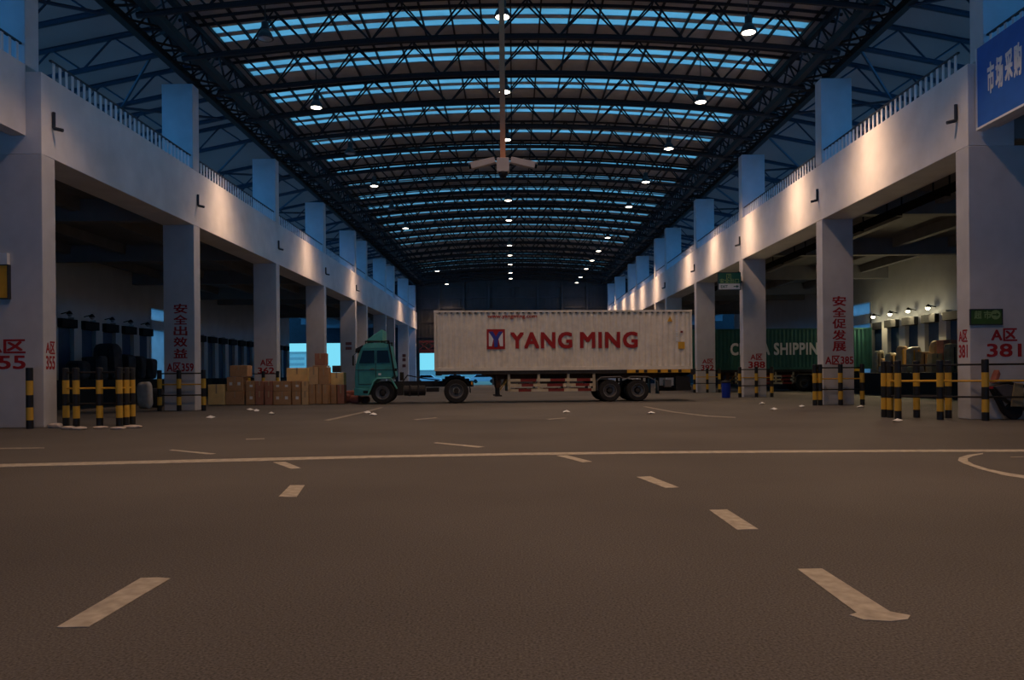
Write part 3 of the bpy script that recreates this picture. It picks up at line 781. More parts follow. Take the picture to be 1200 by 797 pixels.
def trailer(loc, rz, label):
    g = empty('semi_trailer', loc, rz, label, 'trailer'); Lc = 12.19
    for y in (.62, 1.70):
        m = MB()
        m.prism([(.12, 1.38), (2.2, 1.36), (3.0, 1.12), (Lc - .1, 1.12), (Lc - .1, 1.50), (.12, 1.50)], y, y + .13)
        m.build('main_beam', 'chassis_rust', g)
    m = MB()
    for i in range(22): m.box(.4 + .545 * i, .5 + .545 * i, .08, 2.36, 1.40, 1.50)
    m.build('cross_members', 'chassis', g)
    for y in (.02, 2.32): MB().box(.1, Lc - .05, y, y + .10, 1.36, 1.528).build('side_rail', 'chassis', g)
    MB().box(.05, .3, .05, 2.39, 1.32, 1.53).build('front_bolster', 'chassis', g)
    MB().box(Lc - .15, Lc + .12, .05, 2.39, 1.25, 1.53).build('rear_bolster', 'chassis', g)
    b = MB().box(9.05, Lc - .1, -.005, .02, 1.37, 1.53).build('marker_strip', 'hazard_yellow', g)
    m = MB()
    for x in (9.45, 9.85, 10.5, 11.0, 11.5): m.box(x, x + .16, -.009, -.005, 1.38, 1.52)
    m.build('dark_bands', 'chassis', b)
    MB().tube((.95, 1.22, 1.31), (.95, 1.22, 1.40), .06, 10).build('kingpin', 'rim', g)
    for y in (.42, 1.98):
        l_ = MB().box(2.86, 3.08, y - .09, y + .09, .72, 1.4).build('landing_leg', 'chassis_rust', g)
        MB().box(2.90, 3.04, y - .06, y + .06, .36, .72).build('inner_leg', 'chassis', l_)
        MB().box(2.80, 3.14, y - .13, y + .13, .30, .36).build('foot_plate', 'chassis', l_)
        MB().tube((3.05, y, .6), (3.5, y, 1.2), .03, 6).build('brace', 'hazard_yellow', l_)
    for y, sd in ((.03, 'near'), (2.33, 'far')):
        rl = MB()
        for z in (.52, .76, 1.0): rl.box(3.40, 7.55, y, y + .04, z, z + .13)
        for x in (3.40, 4.8, 6.2, 7.42): rl.box(x, x + .12, y + .04, y + .08, .52, 1.36)
        rl.box(7.42, 7.55, y, y + .04, .52, 1.13); rl.box(3.40, 3.53, y, y + .04, .52, 1.13)
        gr = rl.build('side_guard', 'guard_cream', g)
        for x0, x1, z in ((4.0, 4.75, 1.0), (4.05, 4.6, .76), (3.9, 4.5, .52), (5.4, 6.1, 1.0), (5.25, 6.0, .76), (5.3, 6.05, .52), (6.65, 7.3, 1.0), (6.6, 7.25, .76), (6.7, 7.35, .52)):
            MB().box(x0, x1, y - .004, y, z, z + .13).build('red_section', 'guard_red', gr)
    for x in (8.23, 9.57):
        wheel(x, .17, .53, .26, g); wheel(x, .50, .53, .26, g); 
        for y in (1.94, 2.27):
            w_ = wheel(x, y, .53, .26, g); w_.rotation_euler = (0, 0, math.pi)
        MB().tube((x, .3, .53), (x, 2.14, .53), .09, 10).build('axle', 'chassis', g)
    for y in (.72, 1.72):
        m = MB(); 
        for dx in (8.23, 9.57): m.prism([(dx - .6, .92), (dx, .62), (dx + .6, .92), (dx + .6, .98), (dx, .72), (dx - .6, .98)], y - .04, y + .04)
        m.box(8.85, 8.95, y - .04, y + .04, .8, 1.12); m.box(7.6, 7.7, y - .04, y + .04, .86, 1.12); m.box(10.1, 10.2, y - .04, y + .04, .86, 1.12)
        m.build('leaf_spring', 'chassis', g)
    m = MB(); m.path([(7.62, .01, .55), (7.62, .01, 1.0), (7.80, .01, 1.18), (8.72, .01, 1.2), (8.84, .01, 1.1), (9.06, .01, 1.1), (9.18, .01, 1.2), (10.05, .01, 1.18), (10.5, .01, .95), (10.52, .01, .5)], .022, 6)
    m.build('fender_bar', 'rim', g)
    for y in (.06, 1.78): MB().box(10.56, 10.6, y, y + .6, .35, 1.12).build('mud_flap', 'black', g)
    MB().box(10.88, 11.2, .12, .5, .66, 1.02).build('tool_box', 'rim', g, bevel=.02)
    m = MB(); m.box(11.65, 12.15, .1, 2.3, .52, .68); m.box(11.8, 11.95, .5, .64, .68, 1.3); m.box(11.8, 11.95, 1.8, 1.94, .68, 1.3); m.box(11.4, 12.1, .06, .12, .5, 1.2); m.build('rear_bumper', 'black', g)
    m = MB(); m.tube((10.7, .3, .7), (11.7, .3, .62), .03, 6); m.tube((10.7, .9, .6), (11.7, .9, .6), .13, 12); m.build('air_tank', 'chassis', g)
    MB().box(7.2, 7.5, .9, 1.6, .75, 1.12).build('suspension_hanger', 'chassis', g)
    m = MB(); m.tube((5.0, .5, .98), (6.1, .5, .98), .2, 14); m.build('spare_carrier', 'chassis', g)
    return g
gw.scale.x = 1.018
trailer((TX, TY, 0), TRZ, 'dark flatbed trailer with red and cream side guards, carrying the white container').scale.x = 1.018

g = empty('tractor_unit', (TX, TY, 0), TRZ, 'teal green truck cab facing left, pulling the white container', 'truck')
poly = [(-3.90, .44), (-3.10, .44), (-2.82, 1.06), (-2.66, 1.2), (-2.04, 1.2), (-1.90, 1.32), (-1.96, 1.9), (-2.13, 2.80), (-2.4, 2.86), (-3.20, 2.84), (-3.50, 2.74), (-3.62, 2.52), (-3.90, 1.80), (-3.95, 1.2), (-3.93, .8)]
cab = MB().prism(poly, .02, 2.44).build('cab', 'cab_green', g, bevel=.035)
MB().prism([(-3.35, 2.79), (-3.18, 2.87), (-2.4, 2.89), (-2.14, 2.83), (-2.2, 2.66), (-3.45, 2.62)], .012, .03).build('roof_edge', 'cab_green_light', cab)
MB().prism([(-3.66, 1.93), (-2.80, 1.93), (-2.80, 2.53), (-3.42, 2.53)], -.004, .03).build('door_window', 'glass_dark', cab)
MB().prism([(-2.68, 1.95), (-2.08, 1.95), (-2.17, 2.53), (-2.68, 2.53)], -.004, .03).build('quarter_window', 'glass_dark', cab)
m = MB()
for a, b in (((-3.70, 1.88), (-3.70, .95)), ((-2.74, 2.56), (-2.74, 1.25)), ((-3.70, .95), (-2.86, .95)), ((-3.9, 1.62), (-1.95, 1.62))):
    m.tube((a[0], .012, a[1]), (b[0], .012, b[1]), .011, 5)
m.build('door_seam', 'chassis', cab)
MB().box(-2.98, -2.82, -.03, .0, 1.62, 1.68).build('door_handle', 'rim', cab, bevel=.01)
MB().box(-2.62, -2.50, -.006, .012, 1.36, 1.46).build('reflector', 'letter_white', cab)
m = MB(); m.box(-3.935, -3.91, .25, 2.2, 1.85, 1.9); m.quad((-3.885, .22, 1.86), (-3.885, 2.22, 1.86), (-3.645, 2.22, 2.5), (-3.645, .22, 2.5)); m.build('windscreen', 'glass_dark', cab)
MB().prism([(-3.80, 2.44), (-3.42, 2.72), (-3.42, 2.79), (-3.86, 2.62), (-3.90, 2.44)], .0, 2.46).build('sun_visor', 'black', cab)
MB().prism([(-3.99, .42), (-3.14, .42), (-3.02, .68), (-3.02, .72), (-3.99, .76)], .0, 2.46).build('bumper', 'cab_green', g, bevel=.02)
MB().box(-3.42, -3.12, -.008, .0, .52, .64).build('step_recess', 'black', g)
MB().box(-4.0, -3.98, .15, .45, .5, .68).build('headlight', 'letter_white', g)
m = MB(); m.path([(-3.12, -.01, .44), (-2.84, -.01, 1.07), (-2.67, -.01, 1.22), (-2.04, -.01, 1.22), (-1.76, -.01, .72)], .045, 6); m.build('wheel_arch', 'cab_green_light', g)
MB().prism([(-3.26, 3.0), (-2.50, 3.52), (-2.43, 3.52), (-2.43, 2.98)], .22, 2.2).build('wind_deflector', 'cab_green_light', g, bevel=.02)
m = MB()
for y in (.12, 2.32):
    m.path([(-3.30, y, 2.94), (-2.14, y, 2.97)], .03, 6)
    for x in (-3.26, -2.46, -2.18): m.tube((x, y, 2.78), (x, y, 3.0), .03, 6)
for x in (-3.26, -2.46): m.tube((x, .12, 2.96), (x, 2.32, 2.96), .025, 6)
m.build('roof_rack', 'black', g)
m = MB(); m.path([(-2.13, -.02, 2.98), (-1.82, -.02, 1.15)], .035, 8); m.box(-1.86, -1.76, -.06, .08, 1.55, 1.68); m.build('snorkel_pipe', 'black', g)
mr = MB().box(-4.02, -3.93, -.36, -.16, 1.82, 2.28).build('mirror', 'black', g, bevel=.02)
MB().path([(-3.98, -.26, 2.28), (-3.72, .03, 2.5)], .016, 6).build('mirror_arm', 'black', mr)
MB().box(-3.928, -3.922, -.35, -.17, 1.85, 2.25).build('mirror_glass', 'rim', mr)
wheel(-2.44, .20, .54, .30, g, front=True); w_ = wheel(-2.44, 2.26, .54, .30, g, front=True); w_.rotation_euler = (0, 0, math.pi)
MB().tube((-2.44, .3, .54), (-2.44, 2.16, .54), .08, 10).build('axle', 'chassis', g)
for y in (.15, .48): wheel(1.02, y, .58, .30, g)
for y in (1.98, 2.31): w_ = wheel(1.02, y, .58, .30, g); w_.rotation_euler = (0, 0, math.pi)
MB().tube((1.02, .3, .58), (1.02, 2.16, .58), .10, 10).build('axle', 'chassis', g)
for y in (.70, 1.62): MB().box(-2.0, 1.85, y, y + .10, .78, 1.06).build('chassis_rail', 'chassis', g)
m = MB(); m.box(.35, 1.65, .7, 1.74, 1.06, 1.16); m.lathe([(0, 1.16), (.5, 1.16), (.48, 1.28), (0, 1.30)], (.95, 1.22, 0), n=20); m.build('fifth_wheel', 'chassis', g)
for y in (.0, 1.82):
    m = MB(); a0, a1, n_ = R(-8), R(150), 12
    for i in range(n_):
        t0, t1 = a0 + (a1 - a0) * i / n_, a0 + (a1 - a0) * (i + 1) / n_
        p = [(1.02 + r * math.cos(t), .58 + r * math.sin(t)) for r, t in ((.66, t0), (.66, t1), (.69, t1), (.69, t0))]
        m.prism(p, y, y + .62)
    m.build('rear_mudguard', 'black', g)
m = MB(); m.tube((-1.45, .3, .62), (-.45, .3, .62), .24, 16); m.box(-1.2, -1.14, .04, .56, .36, .88); m.box(-.8, -.74, .04, .56, .36, .88); m.build('fuel_tank', 'chassis', g)
m = MB(); m.box(-1.75, -1.5, .1, .6, .4, .98); m.box(-.4, .2, .35, .65, .55, .75); m.tube((-1.6, 1.0, 1.1), (-1.6, 1.0, 1.5), .1, 10); m.path([(-1.55, .4, 1.0), (-1.3, .5, 1.35), (-.6, .8, 1.2), (.2, 1.1, 1.1)], .03, 6); m.box(-1.5, -.5, 1.7, 2.3, .4, .9); m.build('battery_box', 'chassis', g)
MB().box(1.72, 1.80, .06, .34, .86, 1.02).build('tail_lamp', 'amber', g, bevel=.01)

for o in list(g.children_recursive):                            # short front overhang of the cab
    if o.type == 'MESH' and o.location.length < 1e-6 and (o.parent == g or o.parent.location.length < 1e-6 or o.parent.parent == g):
        for v in o.data.vertices:
            if v.co.x < -3.1: v.co.x = -3.1 + (v.co.x + 3.1) * .74

# green container inside the right aisle, on a trailer of the same kind
GX, GY = 12.05, 54.75
gg, mb = container('shipping_container', 12.95, 'container_green', (GX, GY, BZ), 0, 'dark green container with pale lettering parked behind the right piers')
mb.b.free()
text_obj('CHINA SHIPPING', 6.75, .86, 'letter_white', 'lettering', gg, .03, .004, (6.45, -.002, 1.44), space=1.08)
g = trailer((GX, GY, 0), 0, 'dark trailer with striped side guards under the green container')

# ------------------------------------------------------------------ guard posts round the piers
def on_px(u, D): return px(u, 439 + 20, D)[0]
def barrier(label, posts, lines, H=1.64, dpos=None, D=None):
    P = dpos or ([(on_px(p[0], D), D) for p in posts] if D else [gd(*p) for p in posts])
    cx, cy = P[0]
    g = empty('guard_barrier', (cx, cy, 0), 0, label, 'barrier', 'guard barriers round the piers')
    base = None
    for x, y in P:
        if base is None: base = o = MB().lathe([(.09, 0), (.09, H - .02), (.075, H), (0, H)], n=16).build('post', 'post_paint', g)
        else: o = base.copy(); COL.objects.link(o)
        o.location = (x - cx, y - cy, 0)
    for a, b in lines:
        A, B = P[a], P[b]
        for z, m in ((1.50, 'black'), (1.06, 'hazard_yellow'), (.63, 'black')):
            MB().tube((A[0] - cx, A[1] - cy, z), (B[0] - cx, B[1] - cy, z), .026, 8).build('rail', m, g)
    return g
barrier('black and yellow guard posts with a yellow rail right of the nearest left pier', [(77.5, 499), (89.6, 500), (117, 499.3), (140, 499.2), (148, 498.3), (155, 497.3)], [(1, 2), (2, 3), (0, 1), (3, 4), (4, 5)])
barrier('lone black and yellow guard post before the nearest left pier', [(35, 502.5)], [])
barrier('black and yellow guard posts and rails beside and before the nearest right pier', [(1036.5, 489), (1043.5, 489.6), (1052.5, 491), (1074.3, 489.5), (1102, 492), (1111.5, 490), (1155, 493.2), (1222, 493.5)], [(2, 4), (4, 6), (6, 7), (0, 3), (3, 5), (0, 1), (1, 2)])
barrier('guard posts and thin rails at the foot of the left slogan pier', [(187, 481), (209.8, 481.5), (238.5, 480.5)], [(0, 1), (1, 2)], D=31.4)
barrier('guard posts and thin rails at the foot of the right slogan pier', [(955, 474.2), (961, 474.6), (985, 475), (1010.5, 474.6)], [(0, 1), (1, 2), (2, 3)], D=31.35)
barrier('guard posts and thin rails before the pier that hides part of the green container', [(867, 466), (886.5, 466.4), (904.5, 466)], [(0, 1), (1, 2)], D=42.35)
barrier('guard posts and thin rails before the pier just right of the white container', [(814, 461), (829, 461.2), (843, 461)], [(0, 1), (1, 2)], D=53.1)
barrier('guard posts behind the stacked cartons at the 362 pier', None, [(0, 1), (1, 2)], dpos=[(XL + .15, 42.3), (XL - .62, 42.3), (XL - 1.4, 42.3)])

# ------------------------------------------------------------------ cartons before the left piers
def carton(u0, u1, v0, v1, m, label, D=37.0, dp=.55, st=0, tape=True, group='cartons stacked before the left piers', name='carton'):
    x0, z0 = px(u0, v1, D); x1, z1 = px(u1, v0, D)
    z0 = max(0, z0)
    w = (x1 - x0) / 2 - .012; h = z1 - z0 - .004
    g = MB().box(-w, w, 0, dp, 0, h).build(name, m, None, ((x0 + x1) / 2, D, z0), bevel=.015)
    tag(g, label, 'carton', group)
    if tape:
        MB().box(-.035, .035, -.003, 0, h * .55, h).box(-.035, .035, -.003, dp, h, h + .003).build('tape', 'tape', g)
    for k in range(st):
        a = (-.5 + k) * w if st > 1 else w * .2
        MB().box(a - .07, a + .07, -.004, 0, h * .4, h * .62).build('sticker', 'sticker', g)
    return g
B0 = 474.6; M1 = 458.3
carton(243.5, 263.5, 450.5, B0, 'carton_yellow', 'yellowish carton on the ground, leftmost of the stacks before the piers', dp=.7)
carton(264, 286, M1, B0, 'carton_brown', 'brown carton on the ground under the leftmost tall stack', dp=.7)
carton(265.5, 285, 441.5, M1, 'carton_brown', 'brown carton with pale stickers, middle of the leftmost tall stack', dp=.7, st=2)
carton(269, 290, 428, 441.5, 'carton_brown', 'brown carton on top of the leftmost tall stack', dp=.7)
for (u0, u1, c, t, st) in ((288, 298.5, 'carton_brown', 'narrow brown carton with a sticker', 1), (299, 309, 'carton_red', 'narrow reddish carton', 0), (310, 319.5, 'carton_red', 'narrow dark carton', 0),
                           (320, 341, 'carton_brown', 'wide brown carton with two pale stickers', 2), (342, 352.5, 'carton_brown', 'brown carton with one pale sticker', 1), (353.2, 361.5, 'carton_tan', 'pale tan carton', 0)):
    pl = {288: 'right of the leftmost tall stack', 299: 'second stack right of the leftmost tall stack', 310: 'third stack right of the leftmost tall stack', 320: 'below the 362 pier', 342: 'right of the two-sticker pair', 353.2: 'beside the tallest stack'}[u0]
    carton(u0, u1, M1, B0, c, t + ', bottom of the pair ' + pl, st=st)
    carton(u0, u1, 446.5 if u0 < 350 else 447, M1, c, t + ', top of the pair ' + pl, st=st)
carton(335.5, 360.5, 431, 447.5, 'carton_yellow', 'big yellow carton lying behind the top of the low stacks', D=37.62, dp=.6)
# its hidden support
carton(335.5, 360.5, 447.5, 474, 'carton_brown', 'brown carton hidden behind the low pairs, under the big yellow one', D=37.62, dp=.6, tape=False)
for u0, u1, t in ((362, 369.5, 'left'), (370, 377, 'middle'), (377.5, 384.5, 'right')):
    carton(u0, u1, 450.5, 473.6, 'carton_brown', 'tall narrow brown carton on the ground, %s one under the tallest stack' % t, D=37.02)
carton(362, 373, 430, 450.5, 'carton_tan', 'tan carton in the middle of the tallest stack, left one', D=37.02)
carton(373.3, 385, 430, 450.5, 'carton_brown', 'brown carton in the middle of the tallest stack, right one', D=37.02)
carton(368.5, 382, 414, 428.2, 'carton_red', 'dark red-brown carton topping the tallest stack', D=37.05, dp=.5)
for (u0, u1, v0, t) in ((363, 366.5, 426.6, 'left'),):
    pass
carton(366, 384, 428.2, 430, 'carton_brown', 'flat folded carton under the topmost box of the tallest stack', D=37.04, dp=.5, tape=False)
carton(386, 394.5, 451, 473.3, 'carton_brown', 'brown carton on the ground between tallest stack and reddish sacks, left one', D=37.62)
carton(395, 403.5, 451, 473.3, 'carton_red', 'reddish carton on the ground nearest the truck nose', D=37.62)
carton(385.8, 403, 436.5, 451, 'carton_yellow', 'bright yellow carton on top of the pile nearest the truck', D=37.62)
carton(389, 398.5, 428.3, 436.5, 'dark_goods', 'small dark box on the bright yellow carton', D=37.65, dp=.35, tape=False)

# sacks, bales and other soft goods
def lump(name, m, c, size, label, cat, group=None, seed=0, parts=True, n_=14, sq=.55):
    rnd = random.Random(seed); b = MB()
    bmesh.ops.create_uvsphere(b.b, u_segments=n_ * 2, v_segments=n_, radius=1)
    ph = [rnd.uniform(0, 6.28) for _ in range(6)]
    for v in b.b.verts:
        x, y, z = v.co
        f = lambda t: math.copysign(abs(t) ** sq, t)
        k = 1 + .06 * math.sin(3 * x + ph[0]) + .05 * math.sin(5 * y + 2 * z + ph[1]) + .03 * math.sin(9 * x + 4 * z + ph[2])
        v.co = Vector((f(x) * size[0] / 2 * k, f(y) * size[1] / 2 * k, (f(z) * (1 + .05 * math.sin(4 * x + ph[3]))) * size[2] / 2 + size[2] / 2))
    z0 = min(v.co.z for v in b.b.verts)
    for v in b.b.verts: v.co.z -= z0
    o = b.build(name, m, None, c, smooth=True)
    return tag(o, label, cat, group)
gt = 'reddish sacks heaped by the truck nose'
for i, (u0, u1, v0, v1, D, t) in enumerate(((397, 411, 462, 472.2, 38.7, 'left'), (408, 423, 463.5, 472.2, 38.1, 'middle'), (420, 433, 464.5, 472.2, 38.7, 'right'))):
    x0, z0 = px(u0, v1, D); x1, z1 = px(u1, v0, D)
    lump('goods_sack', 'tarp_red', ((x0 + x1) / 2, D + .15, 0), ((x1 - x0) * .86, .5, max(.3, z1)), 'flattened reddish sack on the ground below the truck nose, %s one' % t, 'sack', gt, i)
x, z = px(406, 462, 38.9)
lump('goods_sack', 'tarp_red', (x, 39.4, 0), (.75, .5, .62), 'slumped reddish sack standing behind the flattened ones', 'sack', gt, 9)

# goods on the right platform
PZ = 1.25; gr = 'mixed goods on the right loading platform'
rnd = random.Random(4)
items = [  # kind, u, D, w, d, h, z, material, label
    ('bale', 1045, 47.6, .5, .6, 1.15, 0, 'film', 'tall bale wrapped in yellowish film at the left end of the right platform'),
    ('bale', 1057.5, 46.6, .5, .6, 1.5, 0, 'carton_tan', 'tall tan bundle with yellow straps on the right platform'),
    ('bale', 1071, 45.7, .6, .6, 1.45, 0, 'film', 'bulky film-wrapped bale right of the strapped tan bundle'),
    ('bale', 1083, 45.0, .6, .6, 1.2, 0, 'sack_brown', 'brown bale in the middle of the right platform'),
    ('carton', 1096, 43.4, .7, .6, .55, 0, 'carton_tan', 'low tan carton in the middle of the right platform'),
    ('carton', 1096, 43.4, .6, .5, .5, .55, 'carton_yellow', 'yellow carton stacked on the low tan carton'),
    ('bale', 1100, 45.2, .7, .6, 1.75, 0, 'sack_brown', 'tall dark brown bale behind the yellow carton'),
    ('carton', 1110, 43.6, .75, .7, 1.0, 0, 'carton_red', 'reddish crate at the right end of the platform goods'),
    ('carton', 1110, 43.6, .75, .7, .8, 1.0, 'carton_red', 'reddish crate stacked on top at the right end of the platform'),
    ('sack', 1036.5, 48.4, .6, .5, .42, 0, 'sack', 'pale sack lying at the left end of the right platform'),
    ('sack', 1037, 48.4, .5, .45, .42, .47, 'carton_tan', 'rounded tan sack resting on the pale sack'),
    ('sack', 1075, 43.8, .65, .5, .38, 0, 'sack', 'pale sack at the platform edge, in front of the brown bale'),
    ('sack', 1070, 42.7, .6, .5, .34, 0, 'sack_brown', 'brown sack at the platform edge beside the low tan carton'),
    ('sack', 1071, 44.75, .6, .45, .36, 0, 'sack_brown', 'brown sack in front of the bulky film-wrapped bale'),
    ('sack', 1060, 45.2, .6, .45, .4, 0, 'sack', 'grey sack in front of the strapped tan bundle'),
    ('bale', 1030, 49.6, .5, .5, 1.35, 0, 'film', 'film-wrapped bale next to the green container end'),
    ('bale', 1118, 42.4, .7, .7, 1.5, 0, 'sack_brown', 'brown bale half hidden behind the nearest right pier'),
]
def bale(x, y, z, w, d, h, m, label, group, cat, sd):
    g = lump('wrapped_bale', m, (x, y, z), (w * 1.05, d, h), label, cat, group, sd, sq=.3)
    s_ = MB()
    for a in (-w * .22, w * .22): s_.box(a - .03, a + .03, -d / 2 - .035, -d / 2 - .005, .12 * h, .9 * h)
    s_.build('strap', 'hazard_yellow' if 'strap' in label else 'chassis', g)
    return g
for i, (k, u, D, w, d, h, z, m, t) in enumerate(items):
    x = on_px(u, D)
    if k == 'bale': bale(x, D, PZ + z, w, d, h, m, t, gr, 'bale', i)
    elif k == 'sack': lump('goods_sack', m, (x, D, PZ + z), (w, d, h), t, 'sack', gr, i + 20)
    else:
        o = MB().box(-w / 2, w / 2, -d / 2, d / 2, 0, h - .004).build('carton', m, None, (x, D, PZ + z), bevel=.015); tag(o, t, 'carton', gr)
        MB().box(-.04, .04, -d / 2 - .004, -d / 2, h * .5, h - .02).build('tape', 'tape', o)
gl = 'dark goods on the left loading platform'
for i, (u, D, w, d, h, t) in enumerate(((92, 42.5, .9, .8, 1.0, 'low dark bale at the left end of the left platform'), (112, 43.5, 1.1, .9, 1.3, 'dark bale second from the left on the left platform'),
        (127, 45.5, 1.2, .9, 2.0, 'tallest dark bale on the left platform'), (143, 47.5, 1.2, .9, 1.5, 'dark bale right of the tallest one on the left platform'), (158, 49.5, 1.2, .9, 1.4, 'dark bale near the passage on the left platform'), (172, 51.5, 1.1, .9, 1.3, 'dark bale nearest the passage, at the end of the left platform'))):
    bale(on_px(u, D), D, PZ, w, d, h, 'dark_goods', t, gl, 'bale', 40 + i)
x, y = gd(170, 479); lump('goods_sack', 'sack', (x, y, 0), (.55, .5, 1.2), 'upright grey sack on the ground left of the 359 pier', 'sack', None, 77)
x, y = gd(184, 477.5); lump('goods_sack', 'dark_goods', (x, y, 0), (.5, .5, .9), 'dark sack on the ground against the grey one left of the 359 pier', 'sack', None, 78)

# blue bin, stones, litter
x, y = gd(851, 466.4)
g = empty('waste_bin', (x, y, 0), 0, 'blue plastic bin standing left of the 388 pier', 'bin')
MB().lathe([(.19, 0), (.22, .04), (.24, .80), (.0, .80)], n=20).build('bin_body', 'bin_blue', g, smooth=False)
MB().lathe([(.26, .80), (.26, .85), (.2, .92), (.0, .95)], n=20).build('bin_lid', 'black', g)
for i, (u0, u1, v0, v1, t) in enumerate(((57, 72, 496, 501.5, 'largest, against the foot of the nearest left pier'), (73, 87, 499.5, 503, 'flat, second from the left'), (86, 100, 500, 503.5, 'flat, third from the left'),
        (110, 126, 499.3, 502, 'flat, under the middle guard post'), (131, 147, 500, 503, 'flat, second from the right'), (145, 166, 498.3, 501.5, 'long flat one at the right end'))):
    x, y = gd((u0 + u1) / 2, v1 - .6); y -= .25
    w = (u1 - u0) * y / F
    lump('kerb_stone', 'stone', (x * y / (y + .25), y, -.01), (w, .32, (v1 - v0) * y / F * 1.15), 'pale stone at the left guard posts, ' + t, 'stone', 'pale stones by the left guard posts', 60 + i, sq=.7)
spots = [(293, 481, 'left of two near the cartons'), (300.5, 482, 'right of two near the cartons'), (246.5, 490, 'lying right of the 359 pier'), (318, 485.5, 'below the 362 pier'), (431, 484.3, 'near the front wheel of the truck'),
         (893, 473.6, 'in front of the 388 pier'), (907, 480.5, 'farther out from the 388 pier'), (939.5, 477.3, 'between the 388 and 385 piers'), (1009, 477.6, 'at the foot of the 385 pier'), (763, 485.2, 'below the trailer wheels'), (1051.5, 494.2, 'before the right guard posts'), (437.5, 486.6, 'on the road below the green cab'), (664, 483.5, 'on the road below the middle of the trailer')]
for i, (u, v, t) in enumerate(spots):
    x, y = gd(u, v); r_ = random.Random(i); m = MB()
    k = 7; pts = [(x + .16 * math.cos(6.28 * j / k) * r_.uniform(.6, 1.1), y + .13 * math.sin(6.28 * j / k) * r_.uniform(.6, 1.1)) for j in range(k)]
    pts = [(a - x, b - y) for a, b in pts]
    lo = [m.b.verts.new((a, b, .002 + r_.uniform(0, .05))) for a, b in pts]; c = m.b.verts.new((0, 0, .09)); c2 = m.b.verts.new((0, 0, .002))
    for j in range(k): m.b.faces.new((lo[j], lo[(j + 1) % k], c)); m.b.faces.new((lo[(j + 1) % k], lo[j], c2))
    tag(m.build('paper_scrap', 'paper', None, (x, y, 0)), 'crumpled white paper scrap, ' + t, 'litter', 'paper scraps on the road')

# scooter behind the right rails, cut by the frame
g = empty('scooter', (13.35, 21.27, 0), 0, 'dark scooter with a tan bag by the nearest right pier, cut by the frame', 'scooter')
for x in (.18, 1.38):
    t = MB().lathe([(.15, -.05), (.20, -.05), (.235, -.03), (.235, .03), (.20, .05), (.15, .05)], (0, 0, 0), 'Y', 24).build('wheel', 'rubber', g, (x, 0, .235))
    MB().lathe([(0, -.03), (.15, -.03), (.15, .03), (0, .03)], (0, 0, 0), 'Y', 20).build('rim', 'rim', t)
MB().prism([(-.42, .92), (-.05, .98), (.35, .86), (.42, .62), (.30, .42), (.05, .44), (-.12, .58)], -.14, .14).build('tail_body', 'scooter_grey', g, bevel=.03)
MB().prism([(-.36, .98), (.0, 1.04), (.55, .92), (.55, .86), (.35, .87), (-.05, .97)], -.13, .13).build('seat', 'black', g, bevel=.02)
MB().prism([(-.40, 1.0), (-.30, 1.02), (-.22, 1.24), (-.27, 1.36), (-.32, 1.25)], -.12, .12).build('backrest', 'tarp_red', g, bevel=.02)
MB().prism([(-.44, .84), (-.32, .86), (.02, .12), (-.02, .10), (-.12, .22)], -.09, .09).build('rear_mudguard', 'black', g, bevel=.01)
MB().prism([(.42, .34), (1.05, .34), (1.1, .26), (.42, .24)], -.13, .13).build('foot_board', 'scooter_grey', g, bevel=.02)
MB().prism([(1.02, .30), (1.12, .30), (1.00, .98), (.92, .98)], -.17, .17).build('leg_shield', 'scooter_grey', g, bevel=.02)
m = MB(); m.tube((1.36, 0, .24), (1.0, 0, 1.0), .03, 8); m.tube((.98, -.19, 1.04), (.98, .19, 1.04), .018, 8); m.build('handlebar', 'black', g)
MB().prism([(.0, .36), (.34, .36), (.34, .98), (.10, 1.0)], -.19, -.145).build('tan_bag', 'scooter_tan', g, bevel=.015)
MB().box(-.43, -.40, -.07, .07, .82, .9).build('tail_lamp', 'logo_red', g)

# ------------------------------------------------------------------ road paint
def paint(poly, label, m='road_paint', name='road_marking', group='painted dashes on the road'):
    P = [gd(u, v) for u, v in poly]; cx = sum(p[0] for p in P) / len(P); cy = sum(p[1] for p in P) / len(P)
    a = sum(P[i][0] * P[(i + 1) % len(P)][1] - P[(i + 1) % len(P)][0] * P[i][1] for i in range(len(P)))
    if a < 0: P = P[::-1]
    mb = MB(); lo = [mb.b.verts.new((x - cx, y - cy, 0)) for x, y in P]; hi = [mb.b.verts.new((x - cx, y - cy, .004)) for x, y in P]; k = len(P)
    mb.b.faces.new(hi); mb.b.faces.new(lo[::-1])
    for i in range(k): mb.b.faces.new((lo[i], lo[(i + 1) % k], hi[(i + 1) % k], hi[i]))
    return tag(mb.build(name, m, None, (cx, cy, .001)), label, 'road marking', group)
paint([(66, 736), (104, 735.5), (200, 678.5), (186, 677.5), (165, 678)], 'large pale dash in the left foreground')
big = paint([(934.5, 667.5), (963.5, 667), (1043, 717.5), (1067, 722), (1064, 726.5), (1044, 729), (1012, 727), (995, 721.5), (1004, 719)], 'large pale dash with a spread foot in the right foreground')
paint([(831, 598), (852, 597.5), (888.5, 620.5), (864, 621.5)], 'pale dash, second nearest of the right-hand line')
paint([(746, 559.3), (762, 558.5), (795.5, 571.5), (780, 572.3)], 'pale dash, third nearest of the right-hand line')
paint([(652, 534.3), (664, 533.7), (694, 541.3), (683, 542.2)], 'small pale dash at the long line, right of the middle')
paint([(326.5, 582.5), (347.5, 583), (357, 569), (340, 569)], 'pale dash slanting right, left of the middle')
paint([(320, 542), (334.5, 541.7), (353, 549), (341, 549.8)], 'small pale dash just below the long line, left of the middle')
paint([(198, 527.8), (202, 527.2), (253, 531.8), (246, 532.8)], 'thin dash above the long line at left')
paint([(508, 519.3), (512, 518.7), (568, 523.8), (560, 524.8)], 'thin dash above the long line near the middle')
